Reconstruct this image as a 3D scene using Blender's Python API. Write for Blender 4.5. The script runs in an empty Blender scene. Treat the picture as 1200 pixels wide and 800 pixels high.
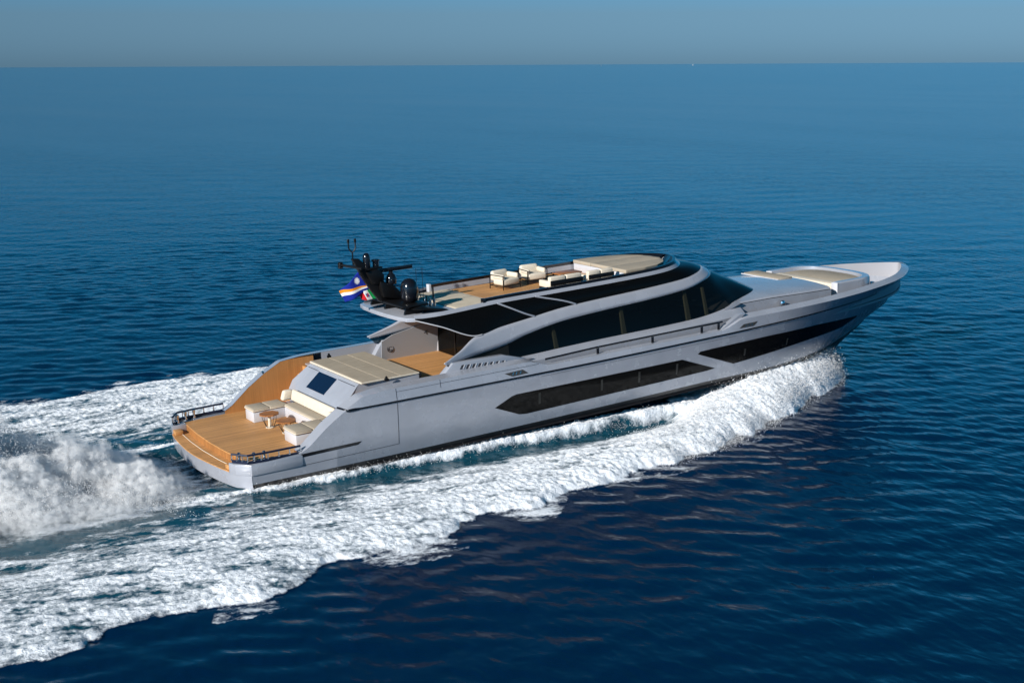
import bpy, bmesh, math, random
import numpy as np
from mathutils import Vector, Matrix

random.seed(7)
RNG = np.random.default_rng(7)
scene = bpy.context.scene
COL = scene.collection
rad = math.radians

# ------------------------------------------------------------------ camera
FOCAL_PX, YAW, PITCH, ROLL = 1609.1, rad(57.356), math.atan(324.1 / 1609.1), math.atan(6.0 / 1200.0)
CAM = Vector((-16.012, -45.689, 14.07))
fw = Vector((math.cos(YAW) * math.cos(PITCH), math.sin(YAW) * math.cos(PITCH), -math.sin(PITCH)))
rt = Vector((math.sin(YAW), -math.cos(YAW), 0.0))
up = rt.cross(fw)
r2 = math.cos(ROLL) * rt - math.sin(ROLL) * up
u2 = math.sin(ROLL) * rt + math.cos(ROLL) * up
cd = bpy.data.cameras.new('camera')
cam = bpy.data.objects.new('camera', cd)
COL.objects.link(cam)
cam.matrix_world = Matrix(((r2.x, u2.x, -fw.x, CAM.x), (r2.y, u2.y, -fw.y, CAM.y), (r2.z, u2.z, -fw.z, CAM.z), (0, 0, 0, 1)))
cd.sensor_width = 36.0
cd.lens = 36.0 * FOCAL_PX / 1200.0
cd.clip_start = 0.5
cd.clip_end = 60000.0
scene.camera = cam

# ------------------------------------------------------------------ light
SUN_EL, SUN_SIDE = rad(22.0), rad(18.0)          # sun astern, a little to starboard
sun_dir = Vector((-math.cos(SUN_EL) * math.cos(SUN_SIDE), -math.cos(SUN_EL) * math.sin(SUN_SIDE), math.sin(SUN_EL)))
ld = bpy.data.lights.new('sun', 'SUN')
ld.energy = 5.0
ld.angle = rad(0.6)
ld.color = (1.0, 0.95, 0.88)
sun = bpy.data.objects.new('sun', ld)
COL.objects.link(sun)
sun.rotation_euler = (-sun_dir).to_track_quat('-Z', 'Y').to_euler()
sun.location = (-60, -30, 60)
world = bpy.data.worlds.new('World')
scene.world = world
world.use_nodes = True
wn, wl = world.node_tree.nodes, world.node_tree.links
wn.clear()
sky = wn.new('ShaderNodeTexSky')
sky.sky_type = 'NISHITA'
sky.sun_disc = False
sky.sun_elevation = SUN_EL
sky.sun_rotation = math.atan2(sun_dir.x, sun_dir.y)
sky.altitude = 0.0
sky.air_density = 1.0
sky.dust_density = 0.4
sky.ozone_density = 3.0
hs = wn.new('ShaderNodeHueSaturation')
hs.inputs['Saturation'].default_value = 1.25
hs.inputs['Value'].default_value = 0.62
bg = wn.new('ShaderNodeBackground')
bg.inputs['Strength'].default_value = 0.060
wo = wn.new('ShaderNodeOutputWorld')
bw = wn.new('ShaderNodeRGBToBW')
tint = wn.new('ShaderNodeVectorMath'); tint.operation = 'SCALE'
geo_w = wn.new('ShaderNodeTexCoord')                      # paler at the horizon, deep blue higher up
sep_w = wn.new('ShaderNodeSeparateXYZ')
wl.new(geo_w.outputs['Generated'], sep_w.inputs[0])
elv = wn.new('ShaderNodeMapRange'); elv.interpolation_type = 'LINEAR'
elv.inputs['From Min'].default_value = 0.035; elv.inputs['From Max'].default_value = 0.13
wl.new(sep_w.outputs['Z'], elv.inputs['Value'])
tmx = wn.new('ShaderNodeMix'); tmx.data_type = 'RGBA'
tmx.inputs[6].default_value = (0.44, 0.93, 1.38, 1); tmx.inputs[7].default_value = (0.05, 1.50, 3.15, 1)
wl.new(elv.outputs[0], tmx.inputs[0]); wl.new(tmx.outputs[2], tint.inputs[0])
skm = wn.new('ShaderNodeMix'); skm.data_type = 'RGBA'
skm.inputs[0].default_value = 0.94
wl.new(sky.outputs[0], hs.inputs['Color'])
wl.new(hs.outputs[0], bw.inputs[0])
wl.new(bw.outputs[0], tint.inputs['Scale'])
wl.new(hs.outputs[0], skm.inputs[6])
wl.new(tint.outputs[0], skm.inputs[7])
wl.new(skm.outputs[2], bg.inputs['Color'])
wl.new(bg.outputs[0], wo.inputs['Surface'])
vs = scene.view_settings
scene.display_settings.display_device = 'sRGB'
vs.view_transform = 'Standard'
vs.look = 'None'
vs.exposure = 0.42
vs.gamma = 1.0
vs.use_curve_mapping = False
cy = scene.cycles
cy.use_denoising = True
cy.max_bounces = 12
cy.diffuse_bounces = 5
cy.glossy_bounces = 3
cy.transmission_bounces = 4
cy.transparent_max_bounces = 12
cy.volume_bounces = 10
cy.volume_step_rate = 0.22
cy.volume_max_steps = 512
cy.caustics_reflective = False
cy.caustics_refractive = False
cy.sample_clamp_indirect = 6.0
cy.use_adaptive_sampling = True
cy.adaptive_threshold = 0.02

# ------------------------------------------------------------------ helpers
def tag(o, label=None, cat=None, group=None, kind=None):
    if label: o['label'] = label
    if cat: o['category'] = cat
    if group: o['group'] = group
    if kind: o['kind'] = kind
    return o

def link_mesh(name, verts, faces, mat, parent=None, smooth=None, mats=None, midx=None):
    me = bpy.data.meshes.new(name)
    me.from_pydata([tuple(map(float, v)) for v in verts], [], [tuple(int(i) for i in f) for f in faces])
    if mats:
        for m in mats: me.materials.append(m)
        if midx is not None: me.polygons.foreach_set('material_index', midx)
    elif mat: me.materials.append(mat)
    me.update()
    if smooth is not None:
        me.shade_smooth()
        me.set_sharp_from_angle(angle=rad(smooth))
    o = bpy.data.objects.new(name, me)
    COL.objects.link(o)
    if parent is not None: o.parent = parent
    return o

class MB:
    """collects boxes, tubes, lathes, prisms and sheets into one mesh"""
    def __init__(self): self.v, self.f = [], []
    def add(self, vs_, fs_):
        n = len(self.v)
        self.v += [tuple(p) for p in vs_]
        self.f += [tuple(i + n for i in f) for f in fs_]
        return self
    def box(self, x0, x1, y0, y1, z0, z1, bevel=0.0, seg=2, top=(0, 0, 0, 0)):
        """top = inset of the top face (x0 side, x1 side, y0 side, y1 side)"""
        bm = bmesh.new()
        ps = [(x0, y0, z0), (x1, y0, z0), (x1, y1, z0), (x0, y1, z0),
              (x0 + top[0], y0 + top[2], z1), (x1 - top[1], y0 + top[2], z1), (x1 - top[1], y1 - top[3], z1), (x0 + top[0], y1 - top[3], z1)]
        vv = [bm.verts.new(p) for p in ps]
        for f in ((3, 2, 1, 0), (4, 5, 6, 7), (0, 1, 5, 4), (1, 2, 6, 5), (2, 3, 7, 6), (3, 0, 4, 7)):
            bm.faces.new([vv[i] for i in f])
        if bevel > 0:
            bmesh.ops.bevel(bm, geom=bm.edges[:], offset=bevel, segments=seg, affect='EDGES', profile=0.5, clamp_overlap=True)
        bm.verts.index_update()
        self.add([v.co[:] for v in bm.verts], [[v.index for v in f.verts] for f in bm.faces])
        bm.free()
        return self
    def prism(self, pts, axis, a, b, bevel=0.0):
        """polygon pts in the plane normal to axis, extruded from a to b"""
        def P(p, t):
            return (t, p[0], p[1]) if axis == 'x' else (p[0], t, p[1]) if axis == 'y' else (p[0], p[1], t)
        bm = bmesh.new()
        n = len(pts)
        lo = [bm.verts.new(P(p, a)) for p in pts]
        hi = [bm.verts.new(P(p, b)) for p in pts]
        bm.faces.new(lo); bm.faces.new(hi[::-1])
        for i in range(n):
            j = (i + 1) % n
            bm.faces.new((lo[j], lo[i], hi[i], hi[j]))
        bmesh.ops.recalc_face_normals(bm, faces=bm.faces[:])
        if bevel > 0:
            bmesh.ops.bevel(bm, geom=bm.edges[:], offset=bevel, segments=2, affect='EDGES', profile=0.5, clamp_overlap=True)
        bm.verts.index_update()
        self.add([v.co[:] for v in bm.verts], [[v.index for v in f.verts] for f in bm.faces])
        bm.free()
        return self
    def tube(self, pts, r, n=8, r1=None, closed=False):
        pts = [Vector(p) for p in pts]
        m = len(pts)
        vs_, fs_ = [], []
        prev = None
        for i, p in enumerate(pts):
            if closed: t = pts[(i + 1) % m] - pts[i - 1]
            else: t = pts[min(i + 1, m - 1)] - pts[max(i - 1, 0)]
            t.normalize()
            if prev is None:
                a = Vector((0, 0, 1)) if abs(t.z) < 0.9 else Vector((1, 0, 0))
                nrm = t.cross(a).normalized()
            else:
                nrm = (prev - t * prev.dot(t)).normalized()
            prev = nrm
            b = t.cross(nrm)
            rr = r if r1 is None else r + (r1 - r) * i / max(1, m - 1)
            for k in range(n):
                a = 2 * math.pi * k / n
                vs_.append(p + rr * (math.cos(a) * nrm + math.sin(a) * b))
        for i in range(m if closed else m - 1):
            for k in range(n):
                k2 = (k + 1) % n
                j = (i + 1) % m
                fs_.append((i * n + k, i * n + k2, j * n + k2, j * n + k))
        if not closed:
            fs_.append(tuple(range(n))[::-1])
            fs_.append(tuple((m - 1) * n + k for k in range(n)))
        return self.add(vs_, fs_)
    def lathe(self, prof, c, n=20, axis='z'):
        """prof = [(radius, height)], revolved about a line through c"""
        vs_, fs_ = [], []
        for (r, h) in prof:
            for k in range(n):
                a = 2 * math.pi * k / n
                q = (r * math.cos(a), r * math.sin(a), h)
                if axis == 'x': q = (q[2], q[0], q[1])
                if axis == 'y': q = (q[0], q[2], q[1])
                vs_.append((c[0] + q[0], c[1] + q[1], c[2] + q[2]))
        for i in range(len(prof) - 1):
            for k in range(n):
                k2 = (k + 1) % n
                fs_.append((i * n + k, i * n + k2, (i + 1) * n + k2, (i + 1) * n + k))
        fs_.append(tuple(range(n))[::-1])
        fs_.append(tuple((len(prof) - 1) * n + k for k in range(n)))
        return self.add(vs_, fs_)
    def sheet(self, grid):
        """grid = rows of points"""
        rows, cols = len(grid), len(grid[0])
        vs_ = [tuple(p) for row in grid for p in row]
        fs_ = [(i * cols + j, i * cols + j + 1, (i + 1) * cols + j + 1, (i + 1) * cols + j) for i in range(rows - 1) for j in range(cols - 1)]
        return self.add(vs_, fs_)
    def build(self, name, mat, parent=None, smooth=35):
        return link_mesh(name, self.v, self.f, mat, parent, smooth)

def empty(name, parent=None, loc=None, rotz=0.0):
    o = bpy.data.objects.new(name, None)
    COL.objects.link(o)
    o.empty_display_size = 0.3
    return o

def pchip(x, xs, ys):
    xs = np.asarray(xs, float); ys = np.asarray(ys, float)
    h = np.diff(xs); d = np.diff(ys) / h
    m = np.zeros_like(xs); m[0] = d[0]; m[-1] = d[-1]
    for i in range(1, len(xs) - 1):
        if d[i - 1] * d[i] > 0:
            w1 = 2 * h[i] + h[i - 1]; w2 = h[i] + 2 * h[i - 1]
            m[i] = (w1 + w2) / (w1 / d[i - 1] + w2 / d[i])
    x = np.clip(np.asarray(x, float), xs[0], xs[-1])
    k = np.clip(np.searchsorted(xs, x, side='right') - 1, 0, len(xs) - 2)
    t = (x - xs[k]) / h[k]
    return ((2 * t**3 - 3 * t**2 + 1) * ys[k] + (t**3 - 2 * t**2 + t) * h[k] * m[k] + (-2 * t**3 + 3 * t**2) * ys[k + 1] + (t**3 - t**2) * h[k] * m[k + 1])

def tab(x, pts): return pchip(x, [p[0] for p in pts], [p[1] for p in pts])
def lin(x, pts): return np.interp(x, [p[0] for p in pts], [p[1] for p in pts])

# ------------------------------------------------------------------ materials
def new_mat(name):
    m = bpy.data.materials.new(name)
    m.use_nodes = True
    nt = m.node_tree
    return m, nt.nodes, nt.links, nt.nodes['Principled BSDF']

def simple(name, col, rough=0.5, metal=0.0, coat=0.0, spec=0.5, vary=0.0, scale=3.0, bump=0.0, bscale=60.0):
    m, n, l, p = new_mat(name)
    p.inputs['Base Color'].default_value = (*col, 1)
    p.inputs['Roughness'].default_value = rough
    p.inputs['Metallic'].default_value = metal
    p.inputs['Coat Weight'].default_value = coat
    p.inputs['Coat Roughness'].default_value = 0.06
    p.inputs['Specular IOR Level'].default_value = spec
    tc = n.new('ShaderNodeTexCoord')
    if vary > 0:
        nz = n.new('ShaderNodeTexNoise')
        nz.inputs['Scale'].default_value = scale
        nz.inputs['Detail'].default_value = 5
        l.new(tc.outputs['Object'], nz.inputs['Vector'])
        mr = n.new('ShaderNodeMapRange')
        mr.inputs['To Min'].default_value = 1 - vary
        mr.inputs['To Max'].default_value = 1 + vary
        mr.inputs['From Min'].default_value = 0.3
        mr.inputs['From Max'].default_value = 0.7
        l.new(nz.outputs['Fac'], mr.inputs['Value'])
        mx = n.new('ShaderNodeVectorMath'); mx.operation = 'SCALE'
        mx.inputs[0].default_value = col
        l.new(mr.outputs['Result'], mx.inputs['Scale'])
        l.new(mx.outputs['Vector'], p.inputs['Base Color'])
        mr2 = n.new('ShaderNodeMapRange')
        mr2.inputs['To Min'].default_value = max(0.02, rough * 0.8)
        mr2.inputs['To Max'].default_value = min(1, rough * 1.25)
        l.new(nz.outputs['Fac'], mr2.inputs['Value'])
        l.new(mr2.outputs['Result'], p.inputs['Roughness'])
    if bump > 0:
        nb = n.new('ShaderNodeTexNoise')
        nb.inputs['Scale'].default_value = bscale
        nb.inputs['Detail'].default_value = 3
        l.new(tc.outputs['Object'], nb.inputs['Vector'])
        b = n.new('ShaderNodeBump')
        b.inputs['Strength'].default_value = bump
        b.inputs['Distance'].default_value = 0.02
        l.new(nb.outputs['Fac'], b.inputs['Height'])
        l.new(b.outputs['Normal'], p.inputs['Normal'])
    return m

def teak_mat(name, col=(0.47, 0.238, 0.088), across='Y', plank=0.11, rough=0.55, vary=0.30):
    m, n, l, p = new_mat(name)
    tc = n.new('ShaderNodeTexCoord')
    sp = n.new('ShaderNodeSeparateXYZ')
    l.new(tc.outputs['Object'], sp.inputs[0])
    dv = n.new('ShaderNodeMath'); dv.operation = 'DIVIDE'; dv.inputs[1].default_value = plank
    l.new(sp.outputs[across], dv.inputs[0])
    fr = n.new('ShaderNodeMath'); fr.operation = 'FRACT'
    l.new(dv.outputs[0], fr.inputs[0])
    fl = n.new('ShaderNodeMath'); fl.operation = 'FLOOR'
    l.new(dv.outputs[0], fl.inputs[0])
    wnz = n.new('ShaderNodeTexWhiteNoise'); wnz.noise_dimensions = '1D'
    l.new(fl.outputs[0], wnz.inputs['W'])
    cm = n.new('ShaderNodeMath'); cm.operation = 'COMPARE'; cm.inputs[1].default_value = 0.0; cm.inputs[2].default_value = 0.06
    l.new(fr.outputs[0], cm.inputs[0])
    mp = n.new('ShaderNodeMapping')
    s = (1.2, 22, 22) if across == 'Y' else (22, 22, 1.2) if across == 'X' else (1.2, 22, 22)
    mp.inputs['Scale'].default_value = s
    l.new(tc.outputs['Object'], mp.inputs['Vector'])
    nz = n.new('ShaderNodeTexNoise'); nz.inputs['Scale'].default_value = 1.0; nz.inputs['Detail'].default_value = 5
    l.new(mp.outputs[0], nz.inputs['Vector'])
    big = n.new('ShaderNodeTexNoise'); big.inputs['Scale'].default_value = 0.9; big.inputs['Detail'].default_value = 3
    l.new(tc.outputs['Object'], big.inputs['Vector'])
    a1 = n.new('ShaderNodeMath'); a1.operation = 'MULTIPLY_ADD'; a1.inputs[1].default_value = vary; a1.inputs[2].default_value = 0.71 - vary / 2
    l.new(wnz.outputs['Value'], a1.inputs[0])
    a2 = n.new('ShaderNodeMath'); a2.operation = 'MULTIPLY_ADD'; a2.inputs[1].default_value = 0.35
    l.new(nz.outputs['Fac'], a2.inputs[0]); l.new(a1.outputs[0], a2.inputs[2])
    a3 = n.new('ShaderNodeMath'); a3.operation = 'MULTIPLY_ADD'; a3.inputs[1].default_value = 0.35
    l.new(big.outputs['Fac'], a3.inputs[0]); l.new(a2.outputs[0], a3.inputs[2])
    vm = n.new('ShaderNodeVectorMath'); vm.operation = 'SCALE'; vm.inputs[0].default_value = col
    l.new(a3.outputs[0], vm.inputs['Scale'])
    mx = n.new('ShaderNodeMix'); mx.data_type = 'RGBA'
    mx.inputs[7].default_value = (0.05, 0.035, 0.025, 1)
    mf = n.new('ShaderNodeMath'); mf.operation = 'MULTIPLY'; mf.inputs[1].default_value = 0.75 if vary > .1 else 0.25
    l.new(cm.outputs[0], mf.inputs[0])
    l.new(mf.outputs[0], mx.inputs[0]); l.new(vm.outputs[0], mx.inputs[6])
    l.new(mx.outputs[2], p.inputs['Base Color'])
    p.inputs['Roughness'].default_value = rough
    p.inputs['Specular IOR Level'].default_value = 0.3
    return m

def glass_mat(name, tint=0.22, see=0.5, rough=0.02, spec=0.35):
    m, n, l, p = new_mat(name)
    p.inputs['Base Color'].default_value = (0.004, 0.004, 0.004, 1)
    p.inputs['Roughness'].default_value = rough
    p.inputs['Specular IOR Level'].default_value = spec
    t = n.new('ShaderNodeBsdfTransparent')
    t.inputs['Color'].default_value = (tint, tint, tint * 0.9, 1)
    mx = n.new('ShaderNodeMixShader')
    mx.inputs[0].default_value = see
    out = n['Material Output']
    l.new(p.outputs[0], mx.inputs[1]); l.new(t.outputs[0], mx.inputs[2])
    l.new(mx.outputs[0], out.inputs['Surface'])
    return m

M = {}
M['paint'] = simple('silver_paint', (0.335, 0.350, 0.395), 0.26, 0.12, 0.55, 0.5, vary=0.07, scale=1.1)  # mottled tone painted in for water caustics playing on the hull
M['paint_grey'] = simple('grey_paint', (0.30, 0.31, 0.335), 0.4, 0.1, 0.2)
M['white'] = simple('white_gelcoat', (0.50, 0.50, 0.53), 0.3, 0, 0.3, vary=0.02)
M['black'] = simple('black_gloss', (0.006, 0.006, 0.008), 0.12, 0, 0.3)
M['blackm'] = simple('black_satin', (0.005, 0.005, 0.0055), 0.35, 0, 0, 0.3)
M['bottom'] = simple('black_bottom_paint', (0.012, 0.012, 0.014), 0.35, vary=0.2)
M['glass'] = glass_mat('tinted_glass', 0.40, 0.48)
M['roofglass'] = glass_mat('dark_roof_glass', 0.1, 0.2, 0.08, 0.14)
M['hullglass'] = simple('dark_hull_glass', (0.006, 0.0055, 0.005), 0.08, 0, 0, 0.14)
M['navyglass'] = simple('navy_glass', (0.004, 0.010, 0.030), 0.06, 0, 0.2)
M['teak'] = teak_mat('teak_planking')
M['teakside'] = teak_mat('teak_panelling', (0.40, 0.185, 0.062), 'X', 0.09, 0.5, 0.08)
M['teaktable'] = teak_mat('teak_table_top', (0.33, 0.13, 0.04), 'Y', 0.07, 0.35)
M['cream'] = simple('cream_upholstery', (0.60, 0.53, 0.43), 0.8, 0, 0, 0.2, vary=0.05, scale=6, bump=0.25, bscale=45)
M['beige'] = simple('beige_cushion', (0.36, 0.305, 0.235), 0.85, 0, 0, 0.2, vary=0.06, scale=2.5, bump=0.25, bscale=45)
M['palepad'] = simple('pale_pad', (0.50, 0.43, 0.33), 0.85, 0, 0, 0.2, vary=0.08, scale=2)
M['tan'] = simple('tan_pad', (0.34, 0.285, 0.215), 0.9, 0, 0, 0.15, vary=0.08, scale=1.6, bump=0.2, bscale=45)
M['chrome'] = simple('stainless_steel', (0.75, 0.75, 0.76), 0.14, 1.0)
M['seam'] = simple('dark_seam', (0.02, 0.022, 0.03), 0.6)
M['pillar'] = simple('pale_olive_pillar', (0.36, 0.36, 0.26), 0.6)
M['interior'] = simple('dark_interior', (0.02, 0.018, 0.015), 0.8)
M['navy'] = simple('navy_rubber', (0.006, 0.012, 0.035), 0.3)
M['gold'] = simple('gold_pole', (0.55, 0.40, 0.15), 0.3, 0.6)
M['sail'] = simple('sail_cloth', (0.30, 0.31, 0.32), 0.9)

# ------------------------------------------------------------------ the motor yacht (built level, bow along +x, then trimmed bow-up)
TRIM = rad(2.455)
R_TRIM = Matrix.Rotation(-TRIM, 4, 'Y')
yacht = empty('motor_yacht')
yacht.matrix_world = R_TRIM.copy()
tag(yacht, 'long silver grey motor yacht speeding across the blue sea with foam along its hull', 'yacht')
Y_ = yacht

def place(o, x, y, z, rz=0.0):
    o.matrix_world = R_TRIM @ Matrix.Translation((x, y, z)) @ Matrix.Rotation(rz, 4, 'Z')
    return o

def itp(x, pts): return lin(x, pts)
def smooth_itp(x, pts): return tab(x, pts)
# starboard/port half-beam b(x) and height z(x) of the long hull lines
HULL={
 'keel':  dict(end=31.9, b=[(0,0.02),(40,0.02)], z=[(0,-.62),(15,-1.0),(25,-1.30),(29,-1.38),(30.2,-1.32),(31.9,-.36)]),
 'chine': dict(end=33.3, b=[(.5,3.45),(8,3.58),(14,3.56),(18,3.48),(22,3.25),(25,2.9),(27.5,2.35),(30,1.5),(32,.7),(33.3,.02)], z=[(0,0),(8,.03),(14,.07),(20,.1),(23,.05),(26,.0),(28,.06),(30,.18),(33.3,.38)]),
 'boot':  dict(end=33.9, b=[(.5,3.6),(8,3.7),(14,3.68),(18,3.6),(20.2,3.51),(23.2,3.3),(26,2.88),(27.9,2.48),(30,1.8),(32,.95),(33.9,.02)], z=[(0,.22),(5,.23),(9.4,.26),(15,.31),(20,.34),(23,.28),(26,.22),(28,.28),(30,.42),(33.9,.75)]),
 'mid':   dict(end=34.9, b=[(.5,3.68),(8,3.76),(16,3.76),(20,3.7),(24,3.47),(27.5,2.98),(30.3,2.38),(32.6,1.60),(34.1,.82),(34.9,.02)], z=[(0,1.2),(20,1.22),(28,1.32),(34.9,1.42)]),
 'stripe':dict(end=36.0,b=[(.5,3.72),(6,3.78),(16,3.8),(21,3.79),(25,3.66),(28,3.34),(30.5,2.84),(32.5,2.16),(34,1.48),(35.2,.75),(36.0,.02)], z=[(0,2.18),(13,2.16),(18,2.2),(24,2.28),(30,2.36),(36.0,2.43)]),
 'cap':   dict(end=36.25,b=[(.5,3.68),(4,3.7),(12,3.7),(20,3.74),(25,3.72),(29,3.42),(31.3,2.98),(32.6,2.62),(33.6,2.22),(34.5,1.68),(35.3,1.08),(35.9,.5),(36.25,.02)], z=None),
}
TOPIN=[(0,.92),(2.3,1.02),(2.6,1.18),(3.3,1.75),(4.0,2.2),(4.7,2.56),(5.4,2.64),(40,2.64)]
TOP=[(0,.92),(2.38,1.0),(2.68,1.175),(3.38,1.74),(4.08,2.19),(4.76,2.54),(5.5,2.62),(6.0,2.64),(11.8,2.66),(12.6,2.40),(21.4,2.42),(22.3,2.74),(28,2.76),(32,2.82),(36.3,2.88)]
STEM=[(30.2,-1.32),(31.9,-.36),(33.3,.38),(33.9,.75),(34.9,1.42),(36.0,2.43),(36.25,2.9)]
def hb(name,x): return np.where(np.asarray(x)>=HULL[name]['end'],0.0,smooth_itp(x,HULL[name]['b']))
def hz(name,x):
    if name=='cap': return itp(x,TOP)
    return np.where(np.asarray(x)>=HULL[name]['end'], itp(x,STEM), smooth_itp(x,HULL[name]['z']))
def hull_y(x,z):
    zs,bs=[],[]
    for k in ('keel','chine','boot','mid','stripe','cap'):
        q=float(hz(k,x))
        if k=='cap': q=max(q,zs[-1]+.2)
        if zs and q<=zs[-1]+1e-4: zs[-1]=q; bs[-1]=float(hb(k,x)); continue
        zs.append(q); bs.append(float(hb(k,x)))
    return float(np.interp(z,zs,bs))


_cache = {}
def simple_cache(name, *a):
    if name not in _cache: _cache[name] = simple(name, *a)
    return _cache[name]

def hull_pt(x, z, s, off=0.0):
    return (x, s * (hull_y(x, z) + off), z)

HX = np.unique(np.concatenate([np.linspace(.55, 5, 60), np.linspace(5, 30, 100), np.linspace(30, 36.0, 60), [HULL[k]['end'] for k in ('keel', 'chine', 'boot', 'mid', 'stripe')]]))
hv, hf, hm = [], [], []
rows = ['keel', 'chine', 'boot', 'mid', 'stripe']
for s in (-1, 1):
    base = len(hv)
    n = len(HX)
    for r, k in enumerate(rows):
        for x in HX:
            z = min(float(hz(k, x)), float(hz('cap', x)))
            b = 0.0 if k == 'keel' else hull_y(x, z) if z < float(hz(k, x)) - 1e-6 else float(hb(k, x))
            hv.append((x, s * max(b, 0.0), z))
    for r in range(len(rows) - 1):
        for i in range(n - 1):
            a = base + r * n + i
            q = (a, a + 1, a + n + 1, a + n)
            hf.append(q if s < 0 else q[::-1])
            hm.append(1 if r <= 1 else 0)
# bowed transom with chamfered corners
STERN = [(-0.22, 0.0), (-0.20, 0.7), (-0.13, 1.45), (-0.03, 2.3), (0.08, 2.95), (0.16, 3.22), (0.55, 3.66)]
out = [(x, -y) for x, y in STERN[::-1]] + STERN[1:]
base = len(hv)
zz = [(0.62, 0.0), (0.3, 0.01), (0.1, 0.03), (-0.05, 0.25), (-0.62, 0.6)]
for z, dx in zz:
    for (x, y) in out:
        hv.append((x + dx * (0.7 if abs(y) > 3.3 else 1), y * (1 - 0.02 * (0.9 - z)) if z > -0.3 else y * 0.9, z if not (z < -0.3) else -0.05 - 0.57 * (1 - abs(y) / 3.7)))
m_ = len(out)
for r in range(len(zz) - 1):
    for i in range(m_ - 1):
        a = base + r * m_ + i
        hf.append((a, a + m_, a + m_ + 1, a + 1)); hm.append(0)
hull = link_mesh('hull', hv, hf, None, Y_, 28, [M['paint'], M['bottom']], hm)

# bulwark: outer band above the stripe, cap and inner face
CAPIN = [(2.3, .46), (5.0, .46), (5.6, .50), (11.6, .50), (12.7, .28), (21.3, .26), (22.4, .30), (34.0, .34), (36, .34)]
CAPUP = [(2.3, .03), (5.0, .05), (11.8, .05), (12.7, .02), (21.4, .03), (22.4, .14), (36.3, .13)]
INNERZ = [(2.3, .9), (5.3, .9), (5.7, 2.2), (12.2, 2.3), (12.7, 2.08), (35, 2.15), (36, 2.3)]
bxs = np.unique(np.concatenate([np.linspace(2.3, 5.8, 36), np.linspace(5.8, 34, 90), 36.25 - 2.25 * np.linspace(1, 0, 28)**2]))
pl = np.array([(x, float(hb('cap', x)), float(hz('cap', x))) for x in bxs])
tg = np.gradient(pl[:, :2], axis=0); tg /= np.linalg.norm(tg, axis=1)[:, None]
nin = np.stack([tg[:, 1], -tg[:, 0]], 1)
nin[-1] = (-1, 0)
ci = lin(bxs, CAPIN)
inn = np.concatenate([pl[:, :2] + nin * ci[:, None], (pl[:, 2] + lin(bxs, CAPUP))[:, None]], 1)
aftw = pl[:, 0] < 5.9                       # the stern wings: a wide chamfer facing aft
inn[aftw, 2] = np.maximum(lin(pl[aftw, 0], TOPIN) + .02, inn[aftw, 2])
inn[:, 1] = np.maximum(inn[:, 1], 0)
for sname, s in (('starboard', -1), ('port', 1)):
    mb = MB()
    g0, g1, g2, g3, g4 = [], [], [], [], []
    for i, x in enumerate(bxs):
        xs_ = min(x, 35.98)
        zs = min(float(hz('stripe', xs_)), float(hz('cap', x)))
        bs = float(hb('stripe', xs_)) if zs > 2.1 else hull_y(x, zs)
        if x > 35.2: bs = min(bs, pl[i, 1])
        g0.append((xs_, s * bs, zs))
        g1.append((pl[i, 0], s * pl[i, 1], pl[i, 2]))
        g2.append((inn[i, 0], s * inn[i, 1], inn[i, 2]))
    gs = [g0, g1, g2]
    mb.sheet(gs if s < 0 else gs[::-1])
    b = mb.build('bulwark', M['paint'], Y_, 25)
    mb = MB()
    k0 = [i for i, x in enumerate(bxs) if x > 6.25]
    top = [(inn[i, 0], s * (inn[i, 1] - .002), inn[i, 2] - .004) for i in k0]
    bot = [(inn[i, 0] - (0.05 if bxs[i] > 34 else 0), s * max(0, inn[i, 1] - .03), float(lin(bxs[i], INNERZ))) for i in k0]
    mb.sheet([top, bot] if s < 0 else [bot, top])
    mb.build('bulwark_lining', simple_cache('bow_lining', (.31, .31, .335), .35), Y_, 40)
    # teak lining inside the stern wing
    mb = MB()
    k0 = [i for i, x in enumerate(bxs) if 2.3 <= x < 6.35]
    top = [(bxs[i], s * (inn[i, 1] - .004 if bxs[i] < 5.2 else 3.25), inn[i, 2] - .01) for i in k0]
    mid = [(bxs[i], s * 3.24, max(.9, .9 + .5 * (inn[i, 2] - .9))) for i in k0]
    bot = [(bxs[i], s * 3.23, .9) for i in k0]
    mb.sheet([top, mid, bot] if s < 0 else [bot, mid, top])
    mb.build('wing_lining', M['teakside'], Y_, 40)

# black rub strip along the knuckle
for s in (-1, 1):
    mb = MB()
    xs_ = np.concatenate([np.linspace(4.2, 34.6, 120)])
    lo, hi, lo2, hi2 = [], [], [], []
    for x in xs_:
        z = float(hz('stripe', x)); b = float(hb('stripe', x))
        fade = 1.0 if x > 4.6 else 1.6
        h = (.035 * fade) if x < 31 else .035 * (35 - x) / 4 + .006
        ylo = hull_y(x, z - h); yhi = hull_y(x, min(z + h, float(hz('cap', x)) - .01)) if x > 4.4 else b
        lo.append((x, s * (ylo + .004), z - h)); hi.append((x, s * (yhi + .004), z + h))
        lo2.append((x, s * (ylo + .028), z - h * .7)); hi2.append((x, s * (yhi + .028), z + h * .7))
    g = [lo, lo2, hi2, hi]
    mb.sheet(g if s < 0 else g[::-1])
    mb.tube([(4.0, s * 3.30, 2.225), (4.06, s * 3.5, 2.215), (4.15, s * 3.765, 2.175), (4.25, s * 3.785, 2.175)], .04, 8)
    mb.build('rub_strip', M['black'], hull, 60)

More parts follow.
